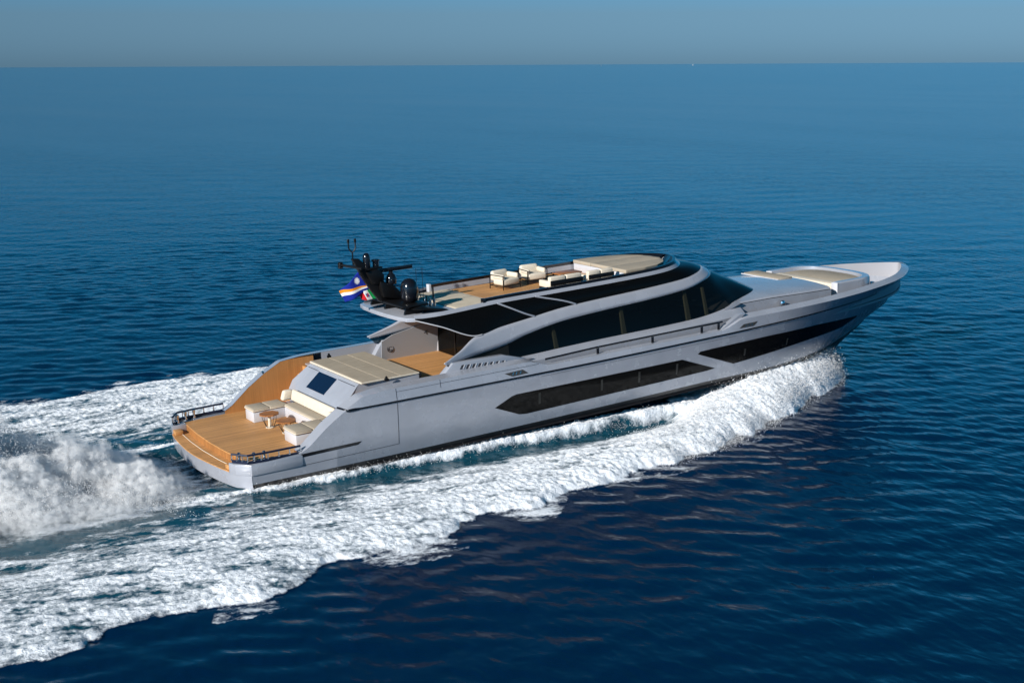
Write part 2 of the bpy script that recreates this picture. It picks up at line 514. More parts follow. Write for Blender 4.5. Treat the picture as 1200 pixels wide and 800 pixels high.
# chine ledge: a thin spray rail under the black boot stripe
for s in (-1, 1):
    mb = MB()
    xs_ = np.linspace(1.2, 29, 80)
    a = [(x, s * (float(hb('chine', x)) - .02), float(hz('chine', x)) + .02) for x in xs_]
    b = [(x, s * (float(hb('chine', x)) + .10), float(hz('chine', x)) - .03) for x in xs_]
    c = [(x, s * (float(hb('chine', x)) - .06), float(hz('chine', x)) - .07) for x in xs_]
    g = [c, b, a]
    mb.sheet(g if s < 0 else g[::-1])
    mb.build('spray_rail', M['bottom'], hull, 60)

# hull windows: panes set flush into the topsides, drawn in (x, z) and laid on the hull
def hull_panel(poly, s, off, name, mat, parent, n=46, m=7):
    """fills the (x,z) polygon with vertical columns following the hull"""
    px = [p[0] for p in poly]
    x0, x1 = min(px), max(px)
    def span(x):
        zs = []
        for i in range(len(poly)):
            (xa, za), (xb, zb) = poly[i], poly[(i + 1) % len(poly)]
            if (xa <= x <= xb) or (xb <= x <= xa):
                if abs(xb - xa) < 1e-9: zs += [za, zb]
                else: zs.append(za + (zb - za) * (x - xa) / (xb - xa))
        return min(zs), max(zs)
    xs_ = sorted(set(list(np.linspace(x0, x1, n)) + px))
    grid = []
    for x in xs_:
        a, b = span(x)
        grid.append([hull_pt(x, a + (b - a) * j / (m - 1), s, off) for j in range(m)])
    mb = MB()
    mb.sheet(grid if s > 0 else grid[::-1])
    return mb.build(name, mat, parent, 40)
WIN_A = [(10.14, 1.18), (10.9, 1.50), (11.12, 1.54), (19.1, 1.55), (20.95, 0.86), (20.5, .83), (15.7, 0.77), (11.5, 0.70), (11.2, .74)]
WIN_B = [(19.92, 1.64), (20.05, 1.73), (20.7, 1.75), (23.9, 1.77), (27.3, 1.70), (30.45, 1.52), (30.42, 1.44), (29.4, 1.13), (25.8, 1.02), (22.4, .88), (22.0, .87)]
for s in (-1, 1):
    for poly in (WIN_A, WIN_B):
        w = hull_panel(poly, s, .008, 'hull_window', M['hullglass'], hull)
        xs_ = [p[0] for p in poly]
        for t in ((.18, .45, .62, .8) if poly is WIN_A else (.25, .5)):
            xc = min(xs_) + t * (max(xs_) - min(xs_))
            hull_panel([(xc, .98 if poly is WIN_A else 1.12), (xc + .10, .98 if poly is WIN_A else 1.12), (xc + .10, 1.42), (xc, 1.42)], s, .0105, 'window_mullion', simple_cache('mullion', (0.016, 0.015, 0.012), 0.4), w, 3, 3)
    # black slot at deck level and the shell door seams
    hull_panel([(2.36, .84), (2.36, .965), (4.5, .99), (4.66, .985), (4.5, .885)], s, .006, 'freeing_slot', M['black'], hull, 12, 2)
    hull_panel([(2.34, .535), (2.34, .55), (6.1, .61), (6.1, .595)], s, .005, 'door_seam', M['seam'], hull, 16, 2)
    hull_panel([(6.1, .595), (6.118, .595), (6.118, 2.62), (6.1, 2.62)], s, .005, 'door_seam', M['seam'], hull, 2, 12)
    hull_panel([(2.34, .535), (2.355, .535), (2.355, .93), (2.34, .93)], s, .005, 'door_seam', M['seam'], hull, 2, 4)
    hull_panel([(6.12, 2.50), (6.12, 2.512), (12.2, 2.522), (12.2, 2.51)], s, .005, 'cap_seam', M['seam'], hull, 20, 2)
    hull_panel([(7.9, 2.35), (7.915, 2.35), (7.915, 2.64), (7.9, 2.64)], s, .005, 'cap_seam', M['seam'], hull, 2, 4)
    hull_panel([(12.2, 2.03), (12.2, 2.04), (22, 2.10), (22, 2.09)], s, .005, 'topside_groove', M['seam'], hull, 30, 2)
    # mooring fairleads
    f1 = hull_panel([(10.62, 2.40), (10.95, 2.25), (11.66, 2.27), (11.44, 2.43)], s, .008, 'fairlead', simple_cache('fairlead', (0.10, 0.085, 0.075), 0.4, 0.6), hull, 8, 3)
    for t in (10.95, 11.1, 11.28):
        hull_panel([(t, 2.29), (t + .03, 2.29), (t + .09, 2.39), (t + .06, 2.39)], s, .012, 'fairlead_bar', M['chrome'], f1, 4, 2)
    f2 = hull_panel([(22.15, 2.38), (22.4, 2.52), (23.2, 2.53), (22.95, 2.37)], s, .008, 'fairlead', simple_cache('fairlead', (0.10, 0.085, 0.075), 0.4, 0.6), hull, 8, 3)
    for t in (22.5, 22.65, 22.82):
        hull_panel([(t, 2.41), (t + .03, 2.41), (t + .09, 2.49), (t + .06, 2.49)], s, .012, 'fairlead_bar', M['chrome'], f2, 4, 2)

# ------------------------------------------------------------------ stern platform
mb = MB()
def deck_poly(edge_pts, z, t=0.04):
    mb_ = MB()
    mb_.prism(edge_pts, 'z', z - t, z)
    return mb_
aft = [(0.62, -2.86), (0.50, -1.4), (0.46, 0), (0.50, 1.4), (0.62, 2.86)]
deck_poly(aft + [(0.62, 3.2), (2.4, 3.34), (8.0, 3.3), (8.0, -3.3), (2.4, -3.34), (0.62, -3.2)], 0.905).build('stern_deck', M['teak'], Y_, 30)
lower = [(x - .02, y) for x, y in out if abs(y) < 2.9]
lower = [(0.05, -2.86)] + lower + [(0.05, 2.86)]
deck_poly(lower + [(a + .02, b) for a, b in aft[::-1]], 0.64).build('bathing_step', M['teak'], Y_, 30)
mb = MB()
for i in range(len(aft) - 1):
    (xa, ya), (xb, yb) = aft[i], aft[i + 1]
    mb.sheet([[(xa - .004, ya, .64), (xb - .004, yb, .64)], [(xa - .004, ya, .866), (xb - .004, yb, .866)]])
mb.build('step_riser', teak_mat('teak_riser', (0.30, 0.13, 0.04), 'Y', 0.12), Y_, 30)
mb = MB()
mb.tube([(a - .26, b, .647) for a, b in aft], .012, 6)
mb.build('step_nosing', M['cream'], Y_)
for s in (-1, 1):
    mb = MB()
    mb.prism([(0.055, s * 2.86), (0.10, s * 3.02), (0.155, s * 3.225), (0.552, s * 3.665), (2.4, s * 3.70), (2.4, s * 3.3), (0.62, s * 3.2), (0.62, s * 2.86)][::(1 if s > 0 else -1)], 'z', 0.55, 0.925, .01)
    mb.build('stern_corner', M['paint'], Y_, 30)
    mb = MB()
    mb.prism([(0.09, s * 2.84), (0.36, s * 2.84), (0.36, s * 2.5), (0.06, s * 2.5)][::(1 if s > 0 else -1)], 'z', .648, .80, .01)
    mb.build('step_locker', M['teak'], Y_, 30)
    # low stern rail with rollers
    path = [(0.14, s * 2.96), (0.50, s * 3.50), (1.2, s * 3.58), (2.38, s * 3.60)]
    mb = MB()
    base_pts = []
    for i in range(len(path) - 1):
        for t in np.linspace(0, 1, 6, endpoint=False):
            base_pts.append(tuple(np.array(path[i]) * (1 - t) + np.array(path[i + 1]) * t))
    base_pts.append(path[-1])
    gl = [(x, y, .93) for x, y in base_pts]; gh = [(x, y, 1.03) for x, y in base_pts]
    inn_ = [(x + (.05 if i < 7 else 0), y - s * .06, 1.03) for i, (x, y) in enumerate(base_pts)]
    inl = [(x + (.05 if i < 7 else 0), y - s * .06, .93) for i, (x, y) in enumerate(base_pts)]
    mb.sheet([gl, gh, inn_, inl])
    rail = mb.build('stern_rail', M['navy'], Y_, 30)
    mb = MB()
    mb.tube([(x, y, 1.24) for x, y in base_pts], .038, 8)
    mb.build('rail_bar', M['navy'], rail)
    for i, (x, y) in enumerate(base_pts[::2]):
        mb = MB()
        mb.lathe([(.035, 1.02), (.035, 1.05), (.02, 1.06), (.02, 1.23)], (x, y, 0), 8)
        mb.build('rail_post', M['chrome'], rail)
    for (x, y) in (base_pts[3], base_pts[8], base_pts[11]):
        mb = MB()
        mb.lathe([(.05, 0.92), (.06, 1.0), (.045, 1.05), (.045, 1.16), (.065, 1.2), (.06, 1.26), (.02, 1.28)], (x + .05, y - s * .16, 0), 12)
        mb.build('mooring_post', M['chrome'], rail)

# ------------------------------------------------------------------ stern sofa
mb = MB()
mb.box(2.68, 4.0, 1.28, 2.08, .905, 1.30, .03)
mb.box(2.68, 4.0, -2.58, -1.55, .905, 1.30, .03)
mb.box(3.95, 4.62, -2.58, 2.08, .905, 1.30, .03)
sofa = mb.build('stern_sofa', M['white'], Y_, 40)
for (x0, x1, y0, y1) in ((2.66, 3.33, 1.26, 2.10), (3.34, 4.02, 1.26, 2.10), (2.66, 3.33, -2.60, -1.53), (3.34, 4.02, -2.60, -1.53), (3.92, 4.42, -1.51, 1.24)):
    mb = MB(); mb.box(x0, x1, y0, y1, 1.302, 1.44, .045, 3); c = mb.build('seat_cushion', M['beige'], sofa, 50)
    mb = MB()
    mb.box(x0 - .006, x1 + .006, y0 - .006, y1 + .006, 1.325, 1.375, .02, 2)
    mb.build('cushion_border', M['cream'], c, 50)
mb = MB(); mb.box(4.3, 4.52, -2.1, 1.55, 1.442, 1.86, .07, 3, (0.08, 0, 0, 0)); mb.build('back_cushion', M['cream'], sofa, 50)
mb = MB(); mb.box(3.98, 4.46, 1.56, 1.86, 1.442, 1.84, .09, 3, (0.1, 0, 0, 0.06)); mb.build('back_cushion', M['cream'], sofa, 50)
mb = MB(); mb.box(3.98, 4.46, -2.56, -2.2, 1.442, 1.84, .09, 3, (0.1, 0, 0.06, 0)); mb.build('back_cushion', M['cream'], sofa, 50)

# ------------------------------------------------------------------ garage block with sunpad
mb = MB()
W = 2.3
A = [(4.62, 2.0, .905), (4.72, 2.28, 2.02), (5.46, 1.98, 2.60), (5.60, 1.98, 2.62)]
# loft of side profile: aft face leans forward and its upper corners are cut in
prof_y = [(4.60, W, .905), (4.60, W, 1.72), (4.78, W + .02, 2.02), (5.44, W - .22, 2.58), (5.52, W - .22, 2.60), (7.85, W - .08, 2.60), (7.85, W, .905)]
gridL = [(x, b, z) for x, b, z in prof_y]
gridR = [(x, -b - .02, z) for x, b, z in prof_y]
mb.sheet([gridL, gridR])
n0 = len(mb.v)
mb.add(gridL, [tuple(range(len(gridL)))])
mb.add(gridR, [tuple(range(len(gridR)))[::-1]])
garage = mb.build('garage_block', M['paint'], Y_, 25)
# the dark glass set in the sloping aft face
def on_face(y, t, off=.006):
    a = Vector((4.78, y, 2.02)); b = Vector((5.44, y, 2.58))
    nrm = Vector((-(2.58 - 2.02), 0, 5.44 - 4.78)).normalized()
    return tuple(a.lerp(b, t) + nrm * off)
mb = MB()
g = [[on_face(y, t) for y in (1.0, -.55)] for t in (-.05, .84)]
mb.sheet(g)
ag = mb.build('aft_window', M['navyglass'], garage)
for (ya, yb) in ((2.0, 1.08), (-.62, -2.0)):
    MB().sheet([[on_face(ya, .84, .004), on_face(yb, .84, .004)], [on_face(ya, .87, .004), on_face(yb, .87, .004)]]).build('hatch_seam', M['seam'], garage)
# sunpad on top: eight cushions
mb = MB(); mb.box(5.48, 7.86, -2.27, 2.17, 2.603, 2.660, .008, 1); sp = mb.build('sunpad', M['cream'], Y_)
xs_ = [5.5, 6.28, 7.06, 7.84]; ys_ = [-2.25, -1.15, -.05, 1.05, 2.15]
for i in range(3):
    for j in range(4):
        mb = MB(); mb.box(xs_[i] + .014, xs_[i + 1] - .014, ys_[j] + .014, ys_[j + 1] - .014, 2.662, 2.678, .006, 1)
        mb.build('pad_cushion', M['tan'], sp, 10)
mb = MB()
mb.box(7.86, 7.92, -2.3, 2.3, 1.95, 2.63, .01); mb.build('pad_backboard', M['black'], Y_)
for s in (-1, 1):
    mb = MB(); mb.box(6.35, 6.5, s * 2.42 - .06, s * 2.42 + .06, 2.60, 2.70, .02); mb.lathe([(.05, 2.68), (.05, 2.74), (.02, 2.78)], (6.42, s * 2.42, 0), 10)
    mb.build('deck_light', M['blackm'], Y_)
    # side ledge between block and bulwark, forward of the steps
    mb = MB(); mb.box(5.75, 8.4, min(s * 2.36, s * 3.3), max(s * 2.36, s * 3.3), 2.28, 2.34, .01)
    mb.build('side_ledge', M['paint'], Y_)
    # teak steps from the stern deck up to the side ledge
    for k in range(5):
        mb = MB(); mb.box(4.75 + .22 * k, 5.75, min(s * 2.36, s * 3.28), max(s * 2.36, s * 3.28), .905 + .27 * k, .905 + .27 * (k + 1), .01, 1)
        mb.build('stair_step', M['teak'], Y_)
    mb = MB(); mb.box(5.5, 5.9, s * 3.31 - .02, s * 3.31 + .02, .95, 2.45, .01); mb.build('stair_post', M['blackm'], Y_)

# ------------------------------------------------------------------ cockpit
mb = MB(); mb.box(7.93, 11.6, -3.2, 3.2, 1.93, 2.0); mb.build('cockpit_deck', M['teak'], Y_)
for s in (-1, 1):
    # raised coaming with vents, aft end cut on a slant
    mb = MB()
    mb.prism([(8.6, 2.0), (8.65, 2.25), (9.05, 2.80), (11.0, 2.80), (11.9, 2.68), (11.9, 2.0)][::-1] if s > 0 else [(8.35, 2.2), (8.35, 2.62), (8.78, 3.0), (11.0, 2.95), (11.9, 2.70), (11.9, 2.2)][::-1], 'y', min(s * 2.90, s * 3.2), max(s * 2.90, s * 3.2), .01)
    vc = mb.build('vent_coaming', M['paint'] , Y_, 30)
    for k in range(8):
        x = 9.05 + .25 * k
        z = (2.93 if s < 0 else 2.76) - .018 * k
        mb = MB()
        mb.prism([(x, z - .20), (x + .10, z - .20), (x + .19, z - .05), (x + .09, z - .05)][::-1], 'y', s * 3.203 - .006, s * 3.203 + .006)
        mb.build('vent_slot', M['seam'], vc)
        mb = MB()
        mb.prism([(x + .115, z - .20), (x + .16, z - .20), (x + .25, z - .05), (x + .205, z - .05)][::-1], 'y', s * 3.205 - .012, s * 3.205 + .012)
        mb.build('vent_fin', M['white'], vc)
    # flat of the side deck between coaming and bulwark
    mb = MB(); mb.sheet([[(5.7, s * 3.20, 2.665), (12.2, s * 3.20, 2.665)], [(5.7, s * 3.30, 2.668), (12.2, s * 3.30, 2.668)]][::(-1 if s > 0 else 1)])
    mb.build('side_flat', M['paint'], Y_)
    # cockpit side panel under the roof, in line with the side glass
    sp_ = []
    for x, z1 in ((8.9, 2.80), (9.4, 3.02), (10.2, 3.16), (10.8, 3.3), (11.5, 3.35)):
        sp_.append([(x, s * (2.84 - .13 * (z - 2)), z) for z in (2.0, z1)])
    mb = MB(); mb.sheet(sp_ if s > 0 else sp_[::-1])
    cp = mb.build('cockpit_side', M['paint_grey'], Y_, None)
    md = cp.modifiers.new('thickness', 'SOLIDIFY'); md.thickness = .04; md.offset = 0
    mb = MB(); mb.tube([(9.3 + .14 * math.cos(a), s * 2.76, 2.45 + .14 * math.sin(a)) for a in np.linspace(0, 2 * math.pi, 24, endpoint=False)], .012, 6, closed=True)
    mb.tube([(9.3 + .08 * math.cos(a), s * 2.76, 2.45 + .08 * math.sin(a)) for a in np.linspace(.6, 5.7, 16)], .014, 6)
    mb.build('speaker_ring', M['seam'], cp)
    mb = MB()
    for a in (.5, 1.6, 2.6):
        mb.tube([(10.95 - .12 * math.cos(a), s * 2.70, 2.93 - .12 * math.sin(a)), (10.95 + .12 * math.cos(a), s * 2.70, 2.93 + .12 * math.sin(a))], .012, 6)
    mb.build('wall_bracket', M['seam'], cp)
# sliding doors into the saloon
dr = MB().prism([(-2.8, 2.0), (2.8, 2.0), (2.8, 2.66), (2.62, 3.25), (2.42, 3.84), (2.2, 4.49), (-2.2, 4.49), (-2.42, 3.84), (-2.62, 3.25), (-2.8, 2.66)], 'x', 11.52, 11.54).build('saloon_door', M['glass'], Y_)
for y in (2.8, 1.35, 0, -1.35):
    MB().box(11.49, 11.56, y - .035, y + .035, 2.0, 3.1 if y > 2 else 4.4, .008).build('door_frame', M['white'] if y > 2 else M['blackm'], dr)
for y in (2.25, 1.7, -.3):
    MB().box(11.75, 11.85, y - .14, y + .14, 2.0, 3.5, .02).build('curtain', M['pillar'], dr)
MB().box(11.7, 24, -2.8, 2.8, 2.02, 2.08).build('saloon_floor', M['interior'], Y_)

# ------------------------------------------------------------------ superstructure, lofted between long curves
W0 = [(8.75, 3.05, 2.72), (9.4, 2.95, 2.70), (10.2, 2.92, 2.67), (11.3, 2.9, 2.68), (12.4, 2.9, 2.70), (14.2, 2.9, 2.76), (16, 2.9, 2.80), (18.4, 2.88, 2.83), (20.5, 2.84, 2.88), (22.4, 2.60, 3.03), (23.5, 2.15, 3.20), (25.35, 1.2, 3.235), (25.75, 0, 3.31)]
W1 = [(8.55, 3.1, 2.93), (9.4, 2.95, 3.02), (10.2, 2.82, 3.08), (11.3, 2.74, 3.2), (12.4, 2.68, 3.46), (14.2, 2.65, 3.74), (16, 2.62, 3.85), (18.4, 2.58, 3.96), (20.5, 2.46, 4.10), (21.6, 2.2, 4.27), (22.4, 1.7, 4.36), (22.95, .9, 4.40), (23.15, 0, 4.42)]
W2 = [(8.45, 3.12, 3.03), (9.3, 2.9, 3.34), (10.2, 2.62, 3.73), (11.3, 2.53, 3.88), (12.5, 2.46, 4.0), (14.3, 2.42, 4.2), (16, 2.4, 4.29), (18.4, 2.34, 4.38), (20.4, 2.22, 4.48), (21.4, 1.9, 4.56), (22.1, 1.4, 4.62), (22.55, .75, 4.65), (22.7, 0, 4.66)]
W3 = [(7.9, 2.10, 4.60), (9.0, 2.28, 4.63), (10.3, 2.28, 4.69), (11.3, 2.28, 4.74), (12.6, 2.28, 4.76), (14.4, 2.28, 4.78), (16.2, 2.26, 4.8), (18.2, 2.2, 4.83), (19.6, 2.05, 4.86), (20.5, 1.75, 4.9), (21.1, 1.25, 4.92), (21.5, .65, 4.93), (21.6, 0, 4.93)]
LIP = [(7.88, 2.13, 4.575), (8.8, 2.44, 4.25), (10.2, 2.62, 3.73)] + W2[3:]
def off(c, db, dz, dx=0): return [(x + dx * max(0, (x - 19) / 3), max(0, b - db * min(1, b / .4)), z + dz) for x, b, z in c]
W4 = off(W3, .10, .13, -.08)
W5 = off(W3, .16, .235, -.16)
W6 = off(W3, .26, .235, -.26)
W6L = off(W3, .265, .11, -.265)
W7 = off(W3, .28, -.10, -.28)
SO = [(8.75, 3.3, 2.67), (9.4, 3.3, 2.67), (10.2, 3.3, 2.66), (11.3, 3.3, 2.65), (12.4, 3.3, 2.55), (14.2, 3.3, 2.58), (16, 3.3, 2.64), (18.4, 3.28, 2.67), (20.5, 3.26, 2.72), (22.1, 3.2, 2.74), (23.4, 3.0, 2.72), (24.5, 2.75, 2.65), (25.0, 2.6, 2.6)]
SB = [(x, b - .02, 2.08) for x, b, z in SO]
def curve(c, t):
    k = np.arange(len(c))
    return np.stack([pchip(t, k, [p[i] for p in c]) for i in range(3)], 1)
def strip(ca, cb, s, t0, t1, n, m=5, bulge=0.0, offz=0.0):
    t = np.linspace(t0, t1, n)
    A_, B_ = curve(ca, t), curve(cb, t)
    g = []
    for j in range(m):
        w = j / (m - 1)
        P = A_ * (1 - w) + B_ * w
        bl = bulge * 4 * w * (1 - w)
        P = P.copy()
        P[:, 2] += bl + offz
        P[:, 1] = (P[:, 1] + bl * .5 * np.clip(P[:, 1], 0, 1)) * s
        g.append([tuple(p) for p in P])
    return g if s < 0 else g[::-1]
def both(ca, cb, t0, t1, n, name, mat, m=5, bulge=0.0, solid=0.0, one=False, parent=None):
    outp = []
    if one:
        mb_ = MB()
        for s in (-1, 1): mb_.sheet(strip(ca, cb, s, t0, t1, n, m, bulge))
        outp = [mb_.build(name, mat, parent or Y_, 30)]
    else:
        for s in (-1, 1):
            mb_ = MB(); mb_.sheet(strip(ca, cb, s, t0, t1, n, m, bulge))
            outp.append(mb_.build(name, mat, parent or Y_, 30))
    if solid:
        for o in outp:
            md = o.modifiers.new('thickness', 'SOLIDIFY'); md.thickness = solid; md.offset = -1
    return outp
both(SO, SB, 3.5, 9.8, 80, 'coaming_side', M['paint'])
both(W0, SO, 0, 9.8, 100, 'coaming_top', M['paint'], bulge=.01)
sw = both(W0, W1, .0, 9.3, 90, 'side_window', M['glass'], bulge=.02)
both(W0, W1, 9.3, 12, 50, 'windscreen', M['roofglass'], bulge=.0, one=True)
both(W1, W2, 0, 12, 140, 'roof_arch', M['paint'], bulge=.02, solid=.07, one=True)
rg = both(LIP, W3, 0.0, 12, 140, 'roof_glass', M['roofglass'], bulge=.05, m=7)
both(W3, W4, 0, 12, 130, 'flybridge_coaming', M['paint'], one=True)
both(W4, W5, 2.6, 12, 120, 'flybridge_rail', M['black'], one=True)
both(W5, W6, 2.6, 12, 120, 'flybridge_rail', M['black'], one=True)
both(W6, W6L, 2.6, 12, 120, 'flybridge_rail', M['black'], one=True)
both(W6L, W7, 2.6, 12, 120, 'flybridge_lining', M['paint'], one=True)
for s in (-1, 1):
    mb = MB()
    a = curve(W4, np.array([2.6]))[0]; b = curve(W5, np.array([2.6]))[0]; c = curve(W6, np.array([2.6]))[0]; d = curve(W7, np.array([2.6]))[0]
    mb.box(a[0] - .10, a[0] + .02, min(s * d[1], s * (a[1] + .02)), max(s * d[1], s * (a[1] + .02)), 4.66, b[2] + .02, .01)
    mb.build('rail_end', M['white'] if s > 0 else M['black'], Y_)
    # glass dividers across the roof shoulder
    for (ta, tb) in ((3.05, 4.25), (4.3, 5.35)):
        A_ = curve(W3, np.array([ta]))[0]; B_ = curve(LIP, np.array([tb]))[0]
        pts = []
        for w in np.linspace(0, 1, 9):
            P = A_ * (1 - w) + B_ * w
            bl = .05 * 4 * w * (1 - w)
            tt = ta + (tb - ta) * w
            L_, U_ = curve(LIP, np.array([tt]))[0], curve(W3, np.array([tt]))[0]
            Q = L_ * w + U_ * (1 - w)
            pts.append((Q[0], s * (Q[1] + bl * .5 + .004), Q[2] + bl + .008))
        mb = MB(); mb.tube(pts, .034, 6)
        mb.build('glass_divider', M['paint'], rg[0 if s < 0 else 1])
    # arch-side lip of the roof
    t = np.linspace(0, 2.2, 24)
    P = curve(LIP, t)
    mb = MB(); mb.tube([(p[0] - .015, s * (p[1] + .01), p[2]) for p in P], .022, 8)
    mb.build('roof_lip', M['white'], Y_)
    # pillars behind the tinted side glass
    for (x, w_) in ((13.7, .16), (17.0, .2), (20.35, .22), (21.35, .14)):
        zt = 3.55 if x < 14 else 3.8 if x < 18 else 4.02
        mb = MB()
        yb, yt = 2.76, 2.44 if x < 18 else 2.34
        mb.add([(x - w_ / 2, s * yb, 2.7), (x + w_ / 2, s * yb, 2.7), (x + w_ / 2, s * (yb - .1), 2.7), (x - w_ / 2, s * (yb - .1), 2.7),
                (x + .0, s * yt, zt), (x + w_ / 2 + .02, s * yt, zt), (x + w_ / 2 + .02, s * (yt - .1), zt), (x, s * (yt - .1), zt)],
               [(3, 2, 1, 0), (4, 5, 6, 7), (0, 1, 5, 4), (1, 2, 6, 5), (2, 3, 7, 6), (3, 0, 4, 7)])
        mb.build('window_pillar', M['pillar'], Y_)
# roof slab and flybridge decks
t = np.linspace(0, 12, 60)
P3 = curve(off(W3, .02, 0), t)
edge = [(7.48, 0), (7.5, .7), (7.55, 1.4), (7.66, 1.9)]
poly = [(x, -b) for x, b in edge[::-1]][::-1]
poly = [(p[0], -p[1]) for p in P3][::-1] + [(x, -b) for x, b in edge[::-1]] + edge[1:] + [(p[0], p[1]) for p in P3][:-1]
roof = MB().prism(poly, 'z', 4.50, 4.648, .012).build('roof', M['paint'], Y_, 30)
def inside(x, b0=.31): return max(.05, float(np.interp(x, P3[:, 0], P3[:, 1])) - b0)
xs_ = list(np.linspace(11.75, 17.78, 20))
MB().prism([(x, -inside(x)) for x in xs_] + [(x, inside(x)) for x in xs_[::-1]], 'z', 4.649, 4.665).build('flybridge_deck', M['teak'], Y_)
xs_ = list(np.linspace(9.9, 11.7, 10))
pad = MB().prism([(x, -inside(x, .5)) for x in xs_] + [(x, inside(x, .25)) for x in xs_[::-1]], 'z', 4.65, 4.68, .01).build('aft_sunpad', M['palepad'], Y_)
# forward flybridge sunpad
xs_ = list(np.linspace(17.8, 20.75, 24))
def fin(x, b0): return max(.15, float(np.interp(x, [17.8, 18.8, 19.6, 20.2, 20.55, 20.75], [1.83, 1.8, 1.62, 1.25, .8, .3])) - b0)
fp = MB().prism([(x, -fin(x, 0)) for x in xs_] + [(x, fin(x, 0)) for x in xs_[::-1]], 'z', 4.65, 5.0, .02).build('forward_sunpad', M['white'], Y_, 40)
bands = [(-1.9, -.62), (-.61, .61), (.62, 1.9)]
for (ya, yb) in bands:
    xx = [x for x in xs_ if True]
    pa = [(x, max(ya, -fin(x, -.02))) for x in xx if fin(x, -.02) > (abs(ya) if ya * yb > 0 and ya > 0 else abs(yb) if ya * yb > 0 else 0) + .02]
    pb = [(x, min(yb, fin(x, -.02))) for x in [p[0] for p in pa]]
    MB().prism(pa + pb[::-1], 'z', 5.003, 5.14, .03).build('pad_cushion', M['beige'], fp, 50)
mb = MB()
mb.prism([(20.62, -.25), (20.62, .9), (20.95, .6), (20.98, -.1)], 'z', 5.0, 5.08, .02); mb.build('pad_headrest', M['cream'], fp)
# black visor between the sunpad and the roof front
mb = MB()
tt = np.linspace(7.2, 12, 40)
A_ = curve(W6, tt)
mb = MB()
for s in (-1, 1):
    gi = [(p[0], s * p[1], p[2] - .01) for p in A_]
    go = [(x if True else x, s * fin(min(x, 20.75), -.03) * 1.0, 4.93) for x in np.linspace(18.4, 20.75, 40)]
    mb.sheet([gi, go] if s > 0 else [go, gi])
mb.build('visor', M['black'], Y_, 40)
# mid-deck handrail along the cut-down bulwark
for s in (-1, 1):
    xs_ = np.linspace(12.6, 21.4, 30)
    mb = MB()
    for x in xs_: pass
    pts = [(x, s * 3.56, float(np.interp(x, [12.6, 15, 17.7, 21.4], [2.60, 2.68, 2.71, 2.74]))) for x in xs_]
    mb.tube(pts, .042, 8)
    hr = mb.build('handrail', M['black'], Y_)
    for x in (15.05, 17.75, 20.3, 21.2):
        MB().box(x - .05, x + .05, s * 3.56 - .03, s * 3.56 + .03, 2.40, 2.71, .01).build('rail_post', M['black'], hr)
# ------------------------------------------------------------------ foredeck
deck_in = [(inn[i, 0], inn[i, 1]) for i in range(len(bxs)) if bxs[i] > 11.7]
MB().prism([(x, -max(.0, b - .02)) for x, b in deck_in] + [(x, max(0, b - .02)) for x, b in deck_in[::-1][1:]], 'z', 2.0, 2.10).build('side_deck', M['paint_grey'], Y_)
# coachroof
st = np.linspace(22.0, 28.7, 28)
g = []
for x in st:
    zk = float(np.interp(x, [22.0, 23.0, 25, 28.7], [2.90, 3.17, 3.17, 3.06]))
    wk = float(np.interp(x, [22, 23, 27, 28.7], [2.62, 2.52, 2.5, 2.42]))
    zc = float(np.interp(x, [22, 24, 25.2, 27, 28.7], [3.0, 3.26, 3.30, 3.26, 3.20]))
    half = [(wk + .10, 2.08), (wk + .09, zk - .10), (wk + .04, zk - .045), (wk, zk), (wk - .18, zk + (zc - zk) * .35), (1.6, zk + (zc - zk) * .7), (.8, zc - .005), (0, zc)]
    row = [(x, -b, z) for b, z in half] + [(x, b, z) for b, z in half[::-1][1:]]
    g.append(row)
mb = MB(); mb.sheet(g)
mb.add(g[-1], [tuple(range(len(g[-1])))])
coach = mb.build('coachroof', M['paint'], Y_, 24)
for s in (-1, 1):
    mb = MB()
    xs_ = np.linspace(23.0, 28.65, 20)
    pts = [(x, s * (float(np.interp(x, [22, 23, 27, 28.7], [2.62, 2.52, 2.5, 2.42])) + .078), float(np.interp(x, [22.0, 23.0, 25, 28.7], [2.90, 3.17, 3.17, 3.06])) - .075) for x in xs_]
    mb.tube(pts, .016, 6); mb.build('coachroof_shadow_gap', M['seam'], coach)  # dark bead drawn in for the shadow line below the knuckle
    mb = MB(); mb.lathe([(.06, 2.62), (.12, 2.68), (.14, 2.80), (.11, 2.92), (.04, 2.96)], (25.5, s * 2.78, 0), 14)
    mb.tube([(25.5, s * 2.6, 2.75), (25.5, s * 2.78, 2.75)], .04, 8)
    mb.build('deck_lamp', M['chrome'], Y_)
    # white chamfered end of the raised bow bulwark
    MB().prism([(21.25, 2.43), (22.3, 2.93), (22.62, 2.93), (21.75, 2.43)], 'y', min(s * 3.42, s * 3.64), max(s * 3.42, s * 3.64)).build('bulwark_end', M['paint'], Y_)
    MB().prism([(21.75, 2.84), (22.0, 2.80), (23.2, 3.16), (22.95, 3.20)], 'y', min(s * 2.58, s * 2.74), max(s * 2.58, s * 2.74)).build('coaming_end', M['paint'], Y_)
mb = MB(); mb.box(27.75, 28.62, -.15, 2.2, 3.19, 3.27, .03); mb.build('coachroof_cushion', M['beige'], coach)
mb = MB(); mb.box(27.65, 27.74, -.2, 2.25, 3.2, 3.25, .01); mb.build('coachroof_trim', M['white'], coach)
mb = MB(); mb.box(28.72, 29.9, -2.2, 2.3, 2.101, 2.5); mb.build('bow_well', M['teak'], Y_)
